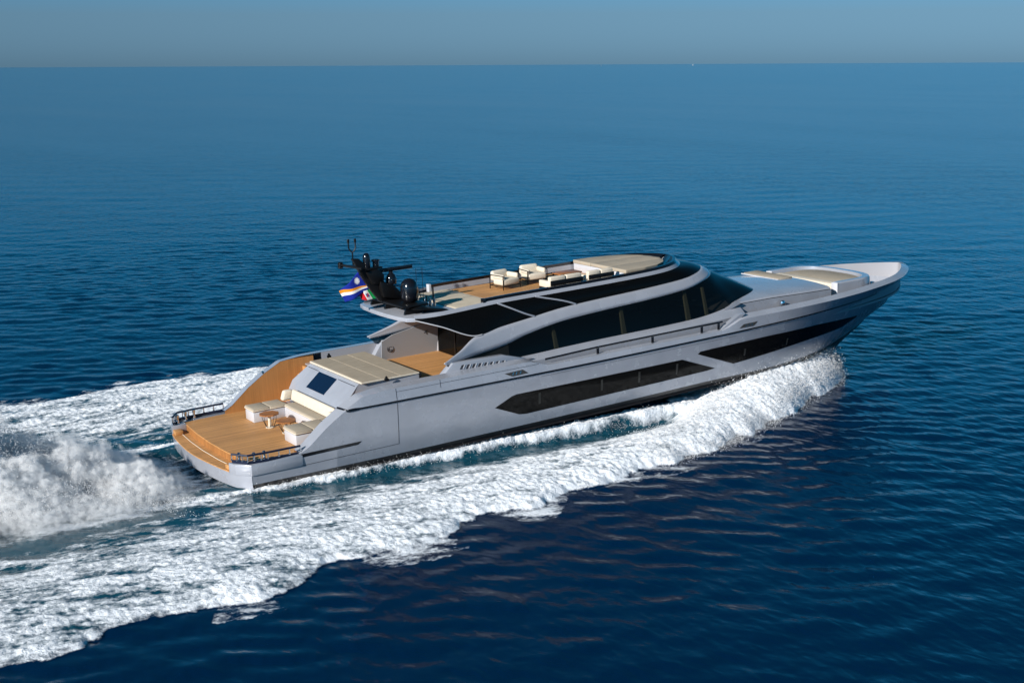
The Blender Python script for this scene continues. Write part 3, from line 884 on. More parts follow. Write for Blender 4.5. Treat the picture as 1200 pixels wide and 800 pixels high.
# horseshoe bow seat with sunpad
def shoe(xa, xf, w, n=40):
    pts = [(xa, -w)]
    for a in np.linspace(-math.pi / 2, math.pi / 2, n):
        c, s_ = math.cos(a), math.sin(a)
        pts.append((30.6 + (xf - 30.6) * abs(c)**.75, w * (abs(s_)**.75) * (1 if s_ > 0 else -1)))
    pts.append((xa, w))
    return pts
o_, i_ = shoe(29.35, 32.3, 2.28), shoe(29.35, 31.95, 1.95)
mb = MB()
def lift(p, z): return (p[0], p[1], z)
def topz(p): return 3.16 - .03 * max(0, p[0] - 31)
g = [[(p[0] + .04, p[1] * 1.02, 2.11) for p in o_], [lift(p, topz(p) - .06) for p in o_], [(p[0] * .985 + .46, p[1] * .975, topz(p)) for p in o_], [(p[0] * .99 + .31, p[1] * 1.02, topz(p)) for p in i_], [lift(p, topz(p) - .06) for p in i_], [lift(p, 2.6) for p in i_]]
mb.sheet(g)
for e in (0, -1): mb.add([r_[e] for r_ in g], [tuple(range(len(g)))])
seat = mb.build('bow_seat', M['paint'], Y_, 40)
ip = shoe(29.45, 31.9, 1.92)
MB().prism(ip, 'z', 2.11, 2.74, .02).build('seat_base', M['white'], seat)
bp_ = MB(); bp_.prism(shoe(29.9, 31.88, 1.88), 'z', 2.743, 3.02, .04); pdm = bp_.build('bow_sunpad', M['beige'], seat, 50)
MB().prism([(29.35, -1.88), (29.88, -1.88), (29.88, 1.88), (29.35, 1.88)], 'z', 2.743, 3.05, .03).build('seat_bolster', M['cream'], seat, 50)
for s in (-1, 1):
    MB().box(29.28, 29.36, min(s * 1.93, s * 2.3), max(s * 1.93, s * 2.3), 2.15, 3.14, .02).build('seat_end', M['white'], seat)
    mb = MB()
    mb.lathe([(.16, 2.1), (.17, 2.2), (.10, 2.24), (.10, 2.36), (.15, 2.42), (.14, 2.47), (.03, 2.49)], (33.3, s * .62, 0), 16)
    wch = mb.build('windlass', M['chrome'], Y_)
mb = MB(); mb.box(32.9, 34.6, -.5, .5, 2.101, 2.14, .01); mb.build('anchor_hatch', M['blackm'], Y_)

# ------------------------------------------------------------------ radar mast (stands on the roof)
mast = MB()
mast.prism([(6.5, 6.78), (6.78, 6.76), (7.15, 6.38), (7.62, 5.92), (8.0, 5.55), (8.45, 5.18), (8.5, 5.02), (7.55, 5.02), (7.2, 5.5), (6.85, 6.05), (6.72, 6.35)], 'y', -.09, .09, .03)
mast.prism([(7.0, 6.25), (7.5, 6.32), (7.75, 6.05), (7.7, 5.7), (7.2, 5.75)], 'y', -.20, .20, .06)
mast.prism([(7.5, 5.85), (8.1, 5.62), (8.6, 5.10), (8.4, 5.0), (7.6, 5.2)], 'y', -.26, .26, .08)
mast.box(7.65, 8.75, -1.65, 1.55, 4.96, 5.05, .03)
mast.prism([(8.3, 4.96), (9.5, 4.72), (9.5, 4.66), (8.0, 4.9)], 'y', -1.75, .3, .02)
for y in (1.42, .28, -1.30):
    mast.add([(7.88, y - .05, 4.652), (8.75, y - .05, 4.652), (8.75, y + .05, 4.652), (7.88, y + .05, 4.652), (8.0, y - .05, 5.0), (8.35, y - .05, 5.0), (8.35, y + .05, 5.0), (8.0, y + .05, 5.0)],
             [(3, 2, 1, 0), (4, 5, 6, 7), (0, 1, 5, 4), (1, 2, 6, 5), (2, 3, 7, 6), (3, 0, 4, 7)])
mast.tube([(6.75, -.35, 6.42), (6.45, .75, 6.46)], .05, 8)
mast.box(6.95, 7.7, -.16, .16, 6.30, 6.37, .02)
mast.box(7.75, 8.3, -.05, .05, 5.60, 5.68, .01)
mast.tube([(8.0, 0, 5.62), (9.0, -.5, 5.32), (9.05, -.55, 5.0)], .02, 6)
mast_o = mast.build('mast', M['blackm'], Y_, 35)
MB().lathe([(.13, 6.36), (.14, 6.45), (.14, 6.78), (.11, 6.88), (.05, 6.93)], (7.12, 0, 0), 16).build('antenna_dome', M['black'], mast_o, 50)
MB().lathe([(.12, 6.36), (.12, 6.56), (.16, 6.58), (.16, 6.64), (.05, 6.66)], (7.52, .05, 0), 16).build('horn_lamp', M['black'], mast_o, 40)
MB().lathe([(.12, 5.62), (.20, 5.66), (.22, 5.85), (.16, 5.98), (.08, 6.05), (.08, 6.12)], (8.1, 0, 0), 18).build('radar_pedestal', M['black'], mast_o, 40)
MB().box(7.30, 9.02, -.07, .07, 6.12, 6.27, .04, 3).build('radar_scanner', M['black'], mast_o, 40)
MB().lathe([(.16, 5.04), (.29, 5.10), (.335, 5.25), (.335, 5.58), (.29, 5.79), (.18, 5.91), (.04, 5.95)], (8.32, -1.0, 0), 24).build('satellite_dome', M['black'], mast_o, 50)
MB().lathe([(.07, 0), (.10, .03), (.10, .2), (.06, .24)], (6.42, .80, 6.34), 12).build('navigation_light', M['blackm'], mast_o, 40)
fk = MB(); fk.tube([(6.62, .12, 6.46), (6.62, .12, 7.0)], .025, 6)
fk.tube([(6.62 - .13, .14, 7.42), (6.62 - .13, .14, 7.16), (6.62 - .06, .12, 7.04), (6.62, .12, 7.0), (6.62 + .06, .1, 7.04), (6.62 + .13, .1, 7.16), (6.62 + .13, .1, 7.42)], .026, 6)
fk.lathe([(.045, 7.36), (.045, 7.5)], (6.49, .14, 0), 8); fk.lathe([(.045, 7.36), (.045, 7.5)], (6.75, .10, 0), 8)
fk.build('wind_sensor', M['blackm'], mast_o, 50)
MB().tube([(6.70, -.15, 6.40), (6.72, -.2, 6.16)], .03, 6).build('small_lamp', M['blackm'], mast_o)
MB().tube([(6.80, .13, 6.36), (7.72, .13, 4.96)], .018, 6).build('flag_staff', M['gold'], mast_o)
for (x, y, h, r) in ((8.72, -.85, 6.25, .009), (8.98, -.85, 6.25, .009), (9.35, -.95, 5.45, .032), (9.0, -1.05, 5.2, .02)):
    MB().tube([(x, y, 4.9), (x, y, h)], r, 6).build('whip_antenna', M['blackm'], mast_o)
for (x, y) in ((8.85, -1.2), (9.1, -1.15), (9.3, -1.1)):
    MB().lathe([(.05, 4.78), (.05, 5.02), (.03, 5.04), (.03, 5.12)], (x, y, 0), 10).build('fitting', M['chrome'], mast_o, 40)

# ------------------------------------------------------------------ flags flying from the staff
def flag_mat(name, build):
    m, n, l, p = new_mat(name)
    at = n.new('ShaderNodeAttribute'); at.attribute_name = 'cloth'
    sp = n.new('ShaderNodeSeparateXYZ'); l.new(at.outputs['Vector'], sp.inputs[0])
    def math_(op, a, b=None, c=None):
        nd = n.new('ShaderNodeMath'); nd.operation = op
        for i, q in enumerate((a, b, c)):
            if q is None: continue
            if isinstance(q, (int, float)): nd.inputs[i].default_value = q
            else: l.new(q, nd.inputs[i])
        return nd.outputs[0]
    def mix(f, a, b):
        nd = n.new('ShaderNodeMix'); nd.data_type = 'RGBA'
        l.new(f, nd.inputs[0])
        for i, q in ((6, a), (7, b)):
            if isinstance(q, tuple): nd.inputs[i].default_value = (*q, 1)
            else: l.new(q, nd.inputs[i])
        return nd.outputs[2]
    c = build(sp.outputs[0], sp.outputs[1], math_, mix)
    l.new(c, p.inputs['Base Color'])
    p.inputs['Roughness'].default_value = 0.8
    p.inputs['Specular IOR Level'].default_value = 0.1
    tr = n.new('ShaderNodeBsdfTranslucent'); l.new(c, tr.inputs['Color'])
    ms = n.new('ShaderNodeMixShader'); ms.inputs[0].default_value = 0.25
    l.new(p.outputs[0], ms.inputs[1]); l.new(tr.outputs[0], ms.inputs[2])
    l.new(ms.outputs[0], n['Material Output'].inputs['Surface'])
    return m
def blue_flag(u, v, math_, mix):
    # u along the fly, v up; a double orange and white band widening from the lower hoist, white star in the canton
    t = math_('SUBTRACT', v, math_('MULTIPLY_ADD', u, .66, .10))          # band axis
    hw = math_('MULTIPLY_ADD', u, .21, .05)
    up_ = math_('MULTIPLY', math_('GREATER_THAN', t, 0.0), math_('LESS_THAN', t, hw))
    dn_ = math_('MULTIPLY', math_('LESS_THAN', t, 0.0), math_('GREATER_THAN', t, math_('MULTIPLY', hw, -1.0)))
    c = mix(up_, (0.012, 0.03, 0.30), (0.85, 0.32, 0.02))
    c = mix(dn_, c, (0.85, 0.85, 0.83))
    dx = math_('SUBTRACT', u, .25); dy = math_('MULTIPLY', math_('SUBTRACT', v, .72), .55)
    r = math_('SQRT', math_('ADD', math_('MULTIPLY', dx, dx), math_('MULTIPLY', dy, dy)))
    a = math_('ARCTAN2', dy, dx)
    star = math_('LESS_THAN', r, math_('MULTIPLY_ADD', math_('COSINE', math_('MULTIPLY', a, 12.0)), .025, .085))
    return mix(star, c, (0.85, 0.85, 0.85))
def tricolour(u, v, math_, mix):
    c = mix(math_('GREATER_THAN', u, .34), (0.01, 0.30, 0.08), (0.82, 0.82, 0.80))
    c = mix(math_('GREATER_THAN', u, .67), c, (0.60, 0.02, 0.03))
    dx = math_('SUBTRACT', u, .5); dy = math_('SUBTRACT', v, .5)
    q = math_('MULTIPLY', math_('LESS_THAN', math_('ABSOLUTE', dx), .10), math_('LESS_THAN', math_('ABSOLUTE', dy), .19))
    qq = math_('GREATER_THAN', math_('MULTIPLY', dx, dy), 0.0)
    c2 = mix(qq, (0.55, 0.04, 0.04), (0.03, 0.10, 0.35))
    return mix(q, c, c2)
def flag(name, h0, h1, f0, f1, mat, label, amp, waves):
    """h0,h1 = upper and lower hoist; f0,f1 = upper and lower fly corner"""
    h0, h1, f0, f1 = map(Vector, (h0, h1, f0, f1))
    nu, nv = 30, 14
    vs_, fs_, uv = [], [], []
    for i in range(nu + 1):
        for j in range(nv + 1):
            u, v = i / nu, j / nv
            P = (h1.lerp(h0, v)).lerp(f1.lerp(f0, v), u)
            w = amp * u**.7 * math.sin(waves * 2 * math.pi * u + 1.2 * v)
            P = P + Vector((.25 * w, w, .35 * w - .10 * u * (1 - u)))
            vs_.append(P); uv.append((u, v, 0))
    for i in range(nu):
        for j in range(nv):
            a = i * (nv + 1) + j
            fs_.append((a, a + nv + 1, a + nv + 2, a + 1))
    o = link_mesh(name, vs_, fs_, mat, None, 80)
    at = o.data.attributes.new('cloth', 'FLOAT_VECTOR', 'POINT')
    at.data.foreach_set('vector', np.array(uv, dtype=np.float32).ravel())
    md = o.modifiers.new('cloth_thickness', 'SOLIDIFY'); md.thickness = .006
    o.matrix_world = R_TRIM.copy()
    tag(o, label, 'flag', 'flags on the mast staff')
    return o
flag('flag', (6.84, .14, 6.26), (7.30, .14, 5.58), (6.16, .50, 5.52), (6.34, .40, 5.08), flag_mat('blue_ensign', blue_flag), 'larger blue flag with orange and white stripes streaming from the black mast', .07, 1.2)
flag('flag', (7.33, .14, 5.54), (7.60, .14, 5.13), (6.84, .34, 5.48), (6.96, .30, 5.14), flag_mat('tricolour_ensign', tricolour), 'small green white and red flag below the blue one on the mast', .05, 1.1)

# ------------------------------------------------------------------ loose furniture
def round_table(x, y, r, h, label):
    t = empty('side_table'); place(t, x, y, .906)
    tag(t, label, 'table', 'round teak tables on the stern deck')
    MB().lathe([(r * .97, h - .045), (r, h - .04), (r, h - .006), (r * .98, h)], (0, 0, 0), 8).build('table_top', M['teaktable'], t, 30)
    MB().lathe([(.16, 0.0), (.16, .02), (.06, .03), (.055, h - .06), (.10, h - .046)], (0, 0, 0), 16).build('pedestal', M['cream'], t, 40)
    mb_ = MB()
    for a in (0.6, 2.2, 3.7, 5.2):
        mb_.tube([(.16 * math.cos(a), .16 * math.sin(a), .02), (r * .8 * math.cos(a), r * .8 * math.sin(a), h * .55), (r * .86 * math.cos(a), r * .86 * math.sin(a), h - .05)], .010, 6)
    mb_.build('brace', M['blackm'], t, 60)
    return t
round_table(2.93, .36, .38, .54, 'small teak table with pale pedestal nearer the port arm of the stern sofa')
round_table(3.12, -.72, .38, .47, 'lower teak table beside the starboard arm of the stern sofa')

def armchair(x, y, rz, label):
    t = empty('armchair'); place(t, x, y, 4.668, rz)
    tag(t, label, 'armchair', 'cream armchairs on the flybridge')
    mb_ = MB()
    for sx in (-.45, .45):
        for yy in (-.42, .40): mb_.box(sx - .014, sx + .014, yy - .014, yy + .014, 0, .56)
        mb_.box(sx - .014, sx + .014, -.42, .40, .545, .573)
        mb_.box(sx - .014, sx + .014, -.42, .40, .13, .158)
    mb_.box(-.45, .45, -.434, -.406, .13, .158); mb_.box(-.45, .45, .386, .414, .13, .158)
    mb_.build('frame', M['blackm'], t)
    MB().box(-.42, .42, -.44, .25, .165, .43, .07, 3).build('seat', M['cream'], t, 50)
    MB().box(-.42, .42, .20, .46, .30, .70, .09, 3, (0.02, .02, .06, 0)).build('backrest', M['cream'], t, 50)
    for sx in (-1, 1):
        MB().box(min(sx * .30, sx * .435), max(sx * .30, sx * .435), -.38, .26, .40, .60, .06, 3).build('armrest', M['cream'], t, 50)
    return t
armchair(13.55, .62, .15, 'cream armchair on thin black frame, nearest the flag mast')
armchair(15.05, .85, -.1, 'cream armchair on thin black frame, nearer the forward sunpad')

def low_sofa(x, y, w, label):
    t = empty('low_sofa'); place(t, x, y, 4.668)
    tag(t, label, 'sofa', 'low sofas along the starboard rail')
    mb_ = MB()
    mb_.box(-w / 2, w / 2, -.42, .42, .05, .14, .02)
    for sx in (-1, 1):
        for yy in (-.36, .36): mb_.box(sx * (w / 2 - .06) - .03, sx * (w / 2 - .06) + .03, yy - .03, yy + .03, 0, .06)
    mb_.box(-w / 2, w / 2, -.46, -.40, .14, .46, .02)
    mb_.build('frame', M['blackm'], t)
    for k in range(2):
        a, b = -w / 2 + k * w / 2 + .01, -w / 2 + (k + 1) * w / 2 - .01
        MB().box(a, b, -.2, .43, .145, .34, .05, 3).build('seat_cushion', M['cream'], t, 50)
        MB().box(a, b, -.39, -.18, .145, .60, .06, 3).build('back_cushion', M['cream'], t, 50)
    MB().box(-w / 2 - .02, -w / 2 + .18, -.40, .40, .15, .42, .05, 3).build('armrest', M['cream'], t, 50)
    return t
low_sofa(15.05, -1.18, 1.55, 'low cream sofa with dark back by starboard rail, nearer the mast')
low_sofa(16.75, -1.18, 1.25, 'low cream sofa with dark back by starboard rail, nearer the forward sunpad')
t = empty('coffee_table'); place(t, 16.4, .35, 4.668)
tag(t, 'low dark teak coffee table between the flybridge sofas and port bulwark', 'table')
MB().box(-.55, .55, -.35, .35, .27, .32, .015).build('table_top', M['teaktable'], t)
for sx in (-.48, .48):
    for sy in (-.28, .28): MB().box(sx - .025, sx + .025, sy - .025, sy + .025, 0, .27).build('leg', M['blackm'], t)

# ------------------------------------------------------------------ two sails far off on the horizon
def px_dir(px, py):
    return (fw + (px - 600) / FOCAL_PX * r2 - (py - 400) / FOCAL_PX * u2).normalized()
def sailboat(loc, h, rz, label):
    b = empty('sailing_boat'); b.location = loc; b.rotation_euler = (0, 0, rz)
    tag(b, label, 'sailboat', 'sailboats on the horizon')
    hl = []
    for x, w_, z in ((-.30, .06, .10), (0, .085, .085), (.25, .06, .10), (.40, .004, .13)):
        hl.append([(x * h, -w_ * h, z * h), (x * h, -w_ * .5 * h, -.01 * h), (x * h, w_ * .5 * h, -.01 * h), (x * h, w_ * h, z * h)])
    mb_ = MB(); mb_.sheet(hl); mb_.add([hl[0][0], hl[0][1], hl[0][2], hl[0][3]], [(0, 1, 2, 3)])
    mb_.add([r_[0] for r_ in hl] + [r_[3] for r_ in hl[::-1]], [tuple(range(8))])
    mb_.build('hull', M['white'], b)
    MB().tube([(.05 * h, 0, .08 * h), (.05 * h, 0, h)], .010 * h, 6).build('mast', M['white'], b)
    mb_ = MB(); mb_.add([(.04 * h, 0, .16 * h), (.04 * h, 0, .97 * h), (-.12 * h, .06 * h, .5 * h), (-.30 * h, .07 * h, .17 * h)], [(0, 1, 2, 3)])
    ms = mb_.build('mainsail', M['sail'], b); md = ms.modifiers.new('t', 'SOLIDIFY'); md.thickness = .01 * h
    mb_ = MB(); mb_.add([(.38 * h, 0, .13 * h), (.06 * h, 0, .9 * h), (.02 * h, .07 * h, .16 * h)], [(0, 1, 2)])
    js = mb_.build('jib', M['sail'], b); md = js.modifiers.new('t', 'SOLIDIFY'); md.thickness = .01 * h
d = px_dir(704.5, 78.0); k = CAM.z / -d.z
sailboat((CAM.x + d.x * 9000, CAM.y + d.y * 9000, 0), 15, .8, 'tiny pale sail on the horizon, the left and clearer of the two')
d = px_dir(812, 78)
sailboat((CAM.x + d.x * 11500, CAM.y + d.y * 11500, 0), 13, 2.2, 'tiny pale sail on the horizon, the right and fainter of the two')

# ------------------------------------------------------------------ the sea, the wake and the spray
def hash2(ix, iy, seed):
    h = (ix.astype(np.int64) * 374761393 + iy.astype(np.int64) * 668265263 + seed * 1442695041) & 0xFFFFFFFF
    h = ((h ^ (h >> 13)) * 1274126177) & 0xFFFFFFFF
    return (h ^ (h >> 16)) & 0xFFFF
def perlin(x, y, seed):
    x0 = np.floor(x); y0 = np.floor(y)
    fx, fy = x - x0, y - y0
    u = fx * fx * fx * (fx * (fx * 6 - 15) + 10); v = fy * fy * fy * (fy * (fy * 6 - 15) + 10)
    def g(i, j):
        a = hash2(x0 + i, y0 + j, seed) * (2 * np.pi / 65536.0)
        return np.cos(a) * (fx - i) + np.sin(a) * (fy - j)
    a = g(0, 0); b = g(1, 0); c = g(0, 1); d = g(1, 1)
    return ((a * (1 - u) + b * u) * (1 - v) + (c * (1 - u) + d * u) * v) * 1.5
def fbm(x, y, seed, o=4, gain=.5):
    s = np.zeros_like(x); a = 1.0; t = 0
    for i in range(o):
        s += a * perlin(x * 2**i + 17.3 * i, y * 2**i - 9.1 * i, seed + i); t += a; a *= gain
    return s / t
def ridged(x, y, seed, o=3):
    s = np.zeros_like(x); a = 1.0; t = 0
    for i in range(o):
        s += a * (1 - 2 * np.abs(perlin(x * 2**i + 5.7 * i, y * 2**i + 3.1 * i, seed + i))); t += a; a *= .5
    return s / t
def sst(a, b, x):
    t = np.clip((x - a) / (b - a), 0, 1)
    return t * t * (3 - 2 * t)

WAVES = []
wrng = np.random.default_rng(3)
for lam, amp, nn in ((8.0, .008, 4), (4.6, .007, 6), (2.7, .008, 9), (1.7, .0105, 11), (1.15, .0105, 12)):
    for i in range(nn):
        th = YAW + rad(12) + wrng.normal(0, rad(27))
        L_ = lam * wrng.uniform(.8, 1.25)
        WAVES.append((2 * np.pi / L_ * np.cos(th), 2 * np.pi / L_ * np.sin(th), amp * wrng.uniform(.6, 1.2) * 1.5 / math.sqrt(nn) * 1.3, wrng.uniform(0, 2 * np.pi)))
def waves(x, y, gap=None):
    """sum of short wind waves; gap = local mesh spacing, waves too short for it are left to the bump map"""
    wx = x + .8 * fbm(x * .12, y * .12, 91, 2); wy = y + .8 * fbm(x * .12 + 40, y * .12, 95, 2)
    h = np.zeros_like(x)
    for kx, ky, a, p in WAVES:
        w = a * np.sin(kx * wx + ky * wy + p)
        if gap is not None: w = w * sst(2.2, 4.2, (2 * np.pi / math.hypot(kx, ky)) / gap)
        h += w
    return h * (.75 + .6 * fbm(x * .05, y * .05, 71, 2))

XO = [(-60, 22), (-20, 15.6), (-10, 13.7), (-7, 12.9), (-2.5, 12.1), (0, 11.4), (3.2, 11.0), (6.8, 10.2), (10.6, 9.6), (14.2, 8.9), (17.2, 8.4), (19, 7.7), (20.8, 6.95), (23.8, 5.45), (26.1, 4.3), (28, 3.4), (29, 2.85), (29.7, 2.3), (30.4, 1.5), (31.2, .7), (32, .1), (40, -2)]
XI = [(-60, 9), (-20, 6.2), (-8, 5.8), (-4, 5.2), (0, 5.0), (3, 4.95), (9, 4.85), (15, 4.65), (18, 4.2), (20, 2.8), (24, .5), (27, -1), (40, -3)]
def wake(x, y):
    """height of the disturbed surface, foam amount, aeration, and how far inside the wake a point lies"""
    ay = np.abs(y)
    port = y > 0
    yo = lin(x, XO); yi = lin(x, XI)
    yo = yo + np.where(port, lin(x, [(-40, .3), (-8, .6), (-3, 1.2), (2, 3.0), (9, 3.9), (15, 3.2), (24, .4), (28, 0)]), 0)
    # scalloped outer edge
    sc = .85 * np.abs(perlin(x * .21 + np.where(port, 50, 0), ay * .10, 10)) + .45 * np.abs(perlin(x * .45 + np.where(port, 50, 0), ay * .12, 11)) + .25 * np.abs(perlin(x * .85 + np.where(port, 50, 0), ay * .3, 12)) + .10 * perlin(x * 2.6, ay * 1.2, 13)
    yo2 = yo + (sc - .42) * np.clip((31 - x) / 9, .22, 1.0) * 1.15
    w = np.maximum(yo2 - yi, .3)
    s = (ay - yi) / w
    dout = yo2 - ay                                  # metres inside the outer edge
    A = lin(x, [(-30, .12), (-10, .18), (5, .26), (14, .36), (20, .60), (22, .82), (25, 1.22), (27, 1.52), (28.5, 1.66), (29.3, 1.55), (30, 1.0), (31.2, .3), (32, 0)])
    crest = lin(x, [(-30, .72), (10, .66), (18, .55), (24, .42), (28, .3), (33, .2)])
    rise = sst(-.12, 1, s / np.maximum(crest, .05)) * (s > -.2)
    hull_side = np.clip(lin(x, [(18, 0), (22, .62), (25, 1.15), (27, 1.5), (28.5, 1.6), (29.3, 1.5), (30, 1.0), (31.2, .3), (32, 0)]), 0, 2)
    prof_in = hull_side + (A - hull_side) * sst(-.1, 1, s / crest)
    fall = np.clip((1 - s) / np.maximum(1 - crest, .05), 0, 1)
    prof_out = A * (1 - (1 - fall)**2.2)**.85
    prof = np.where(s < crest, prof_in, prof_out)
    prof = np.where(s > 1, 0, prof)
    prof = np.where((s < -.1) & (x < 18), 0, prof)
    # trough beside the hull
    tro = -.10 * np.exp(-((ay - (3.7 + (yi - 3.7) * .6)) / .7)**2) * sst(-2, 3, x) * (1 - sst(17, 21, x))
    # ribbon of spray peeling off the chine
    zc = lin(x, [(-1, .02), (1, .10), (5, .22), (10, .34), (15, .46), (18, .54), (20, .45), (22, .3), (24, 0)])
    cb = lin(x, [(0, 3.6), (8, 3.62), (14, 3.6), (18, 3.5), (20, 3.4), (24, 3.1)])
    wob = .10 * perlin(x * .9, y * .1, 31) + .05 * perlin(x * 2.5, y * .4, 32)
    rib = np.exp(-np.clip((ay - cb - .05 + wob), 0, 9)**2 / .10**2)
    ribh = zc * np.where(ay < cb, 1.0, rib) * sst(-1.5, .5, x) * (ay > 2.6)
    h = prof + tro + np.maximum(ribh - np.maximum(prof, 0), 0)
    # churned water behind the transom
    bh = (1 - sst(-.5, .6, x)) * np.exp(-(y / 3.1)**4)
    mound = bh * (.05 + .75 * sst(-1.5, -7, x) * np.exp(-(y / 2.3)**2) + .30 * np.exp(-((ay - 2.9) / .5)**2) * np.exp(x / 4))
    h = h + mound - .28 * np.exp(-(x + .3)**2 / 1.2) * np.exp(-(y / 2.6)**4)
    # foam amount
    D = sst(-.12, .28, s) * sst(0, .10, dout)
    D = D * (.42 + .42 * sst(-22, 20, x)) * (1 - .16 * sst(.55, .05, s) * (1 - sst(10, 22, x))) + .14 * np.exp(-(dout / .7)**2) * (dout > 0) + .12 * sst(8, 24, x) * (dout > 0) * (s > 0)
    D = np.where((x > 19) & (dout > 0), np.maximum(D, .92), D)
    ribf = 1.25 * (rib * (ay > cb - .3)) * sst(-6, -2, x) * (1 - sst(19, 21, x)) * (.72 + .28 * perlin(x * 1.1, y * 2, 37))
    trail = .95 * np.exp(-((ay - 3.5 + .06 * np.minimum(x, 0)) / .40)**2) * (1 - sst(-.5, .3, x)) * np.exp(np.minimum(x, 0) / 9.0)
    back = bh * (.50 + .55 * sst(-1.2, -4.0, x) - .5 * np.exp(-((y - 3.2) / 1.2)**2) * np.exp(-((x + 1.7) / 1.8)**2))
    skirt = .50 * sst(-1.3, -.1, dout) * (dout <= .1) * sst(-.05, .35, perlin(x * .33 + np.where(port, 50, 0), ay * .2, 15)) * (1 - sst(12, 22, x))
    F = np.maximum.reduce([D, ribf, trail, back, skirt])
    aer = np.clip(sst(-.9, .1, s) * sst(0, .5, dout) + .8 * bh + .55 * (ay < yi) * sst(-30, 4, x) * (1 - sst(16, 24, x)), 0, 1)
    end = sst(-41, -27, x + 5 * perlin(x * .12, y * .16, 19))
    return h * end, F * end, aer * end, dout

def grid_mesh(name, xs, ys, mat, hole=None, pick=None, fn=None):
    X, Y = np.meshgrid(xs, ys, indexing='ij')
    z, F, A = fn(X, Y)
    nx, ny = X.shape
    idx = np.arange(nx * ny).reshape(nx, ny)
    q = np.stack([idx[:-1, :-1], idx[1:, :-1], idx[1:, 1:], idx[:-1, 1:]], -1).reshape(-1, 4)
    cx = ((X[:-1, :-1] + X[1:, 1:]) / 2).ravel(); cyy = ((Y[:-1, :-1] + Y[1:, 1:]) / 2).ravel()
    return np.stack([X.ravel(), Y.ravel(), z.ravel()], 1), q, F.ravel(), A.ravel(), cx, cyy
def np_mesh(name, V, Q, F, A, mat):
    used = np.unique(Q)
    mp = np.full(len(V), -1); mp[used] = np.arange(len(used))
    V, Q = V[used], mp[Q]
    if F is not None: F, A = F[used], A[used]
    me = bpy.data.meshes.new(name)
    me.vertices.add(len(V)); me.vertices.foreach_set('co', V.astype(np.float32).ravel())
    k = Q.shape[1]
    me.loops.add(len(Q) * k); me.loops.foreach_set('vertex_index', Q.astype(np.int32).ravel())
    me.polygons.add(len(Q)); me.polygons.foreach_set('loop_start', np.arange(0, len(Q) * k, k, dtype=np.int32))
    me.update(calc_edges=True); me.validate()
    me.polygons.foreach_set('use_smooth', np.ones(len(me.polygons), dtype=bool))
    if F is not None:
        for nm, arr in (('foam', F), ('air', A)):
            at = me.attributes.new(nm, 'FLOAT', 'POINT'); at.data.foreach_set('value', arr.astype(np.float32))
    me.materials.append(mat)
    o = bpy.data.objects.new(name, me); COL.objects.link(o)
    return o

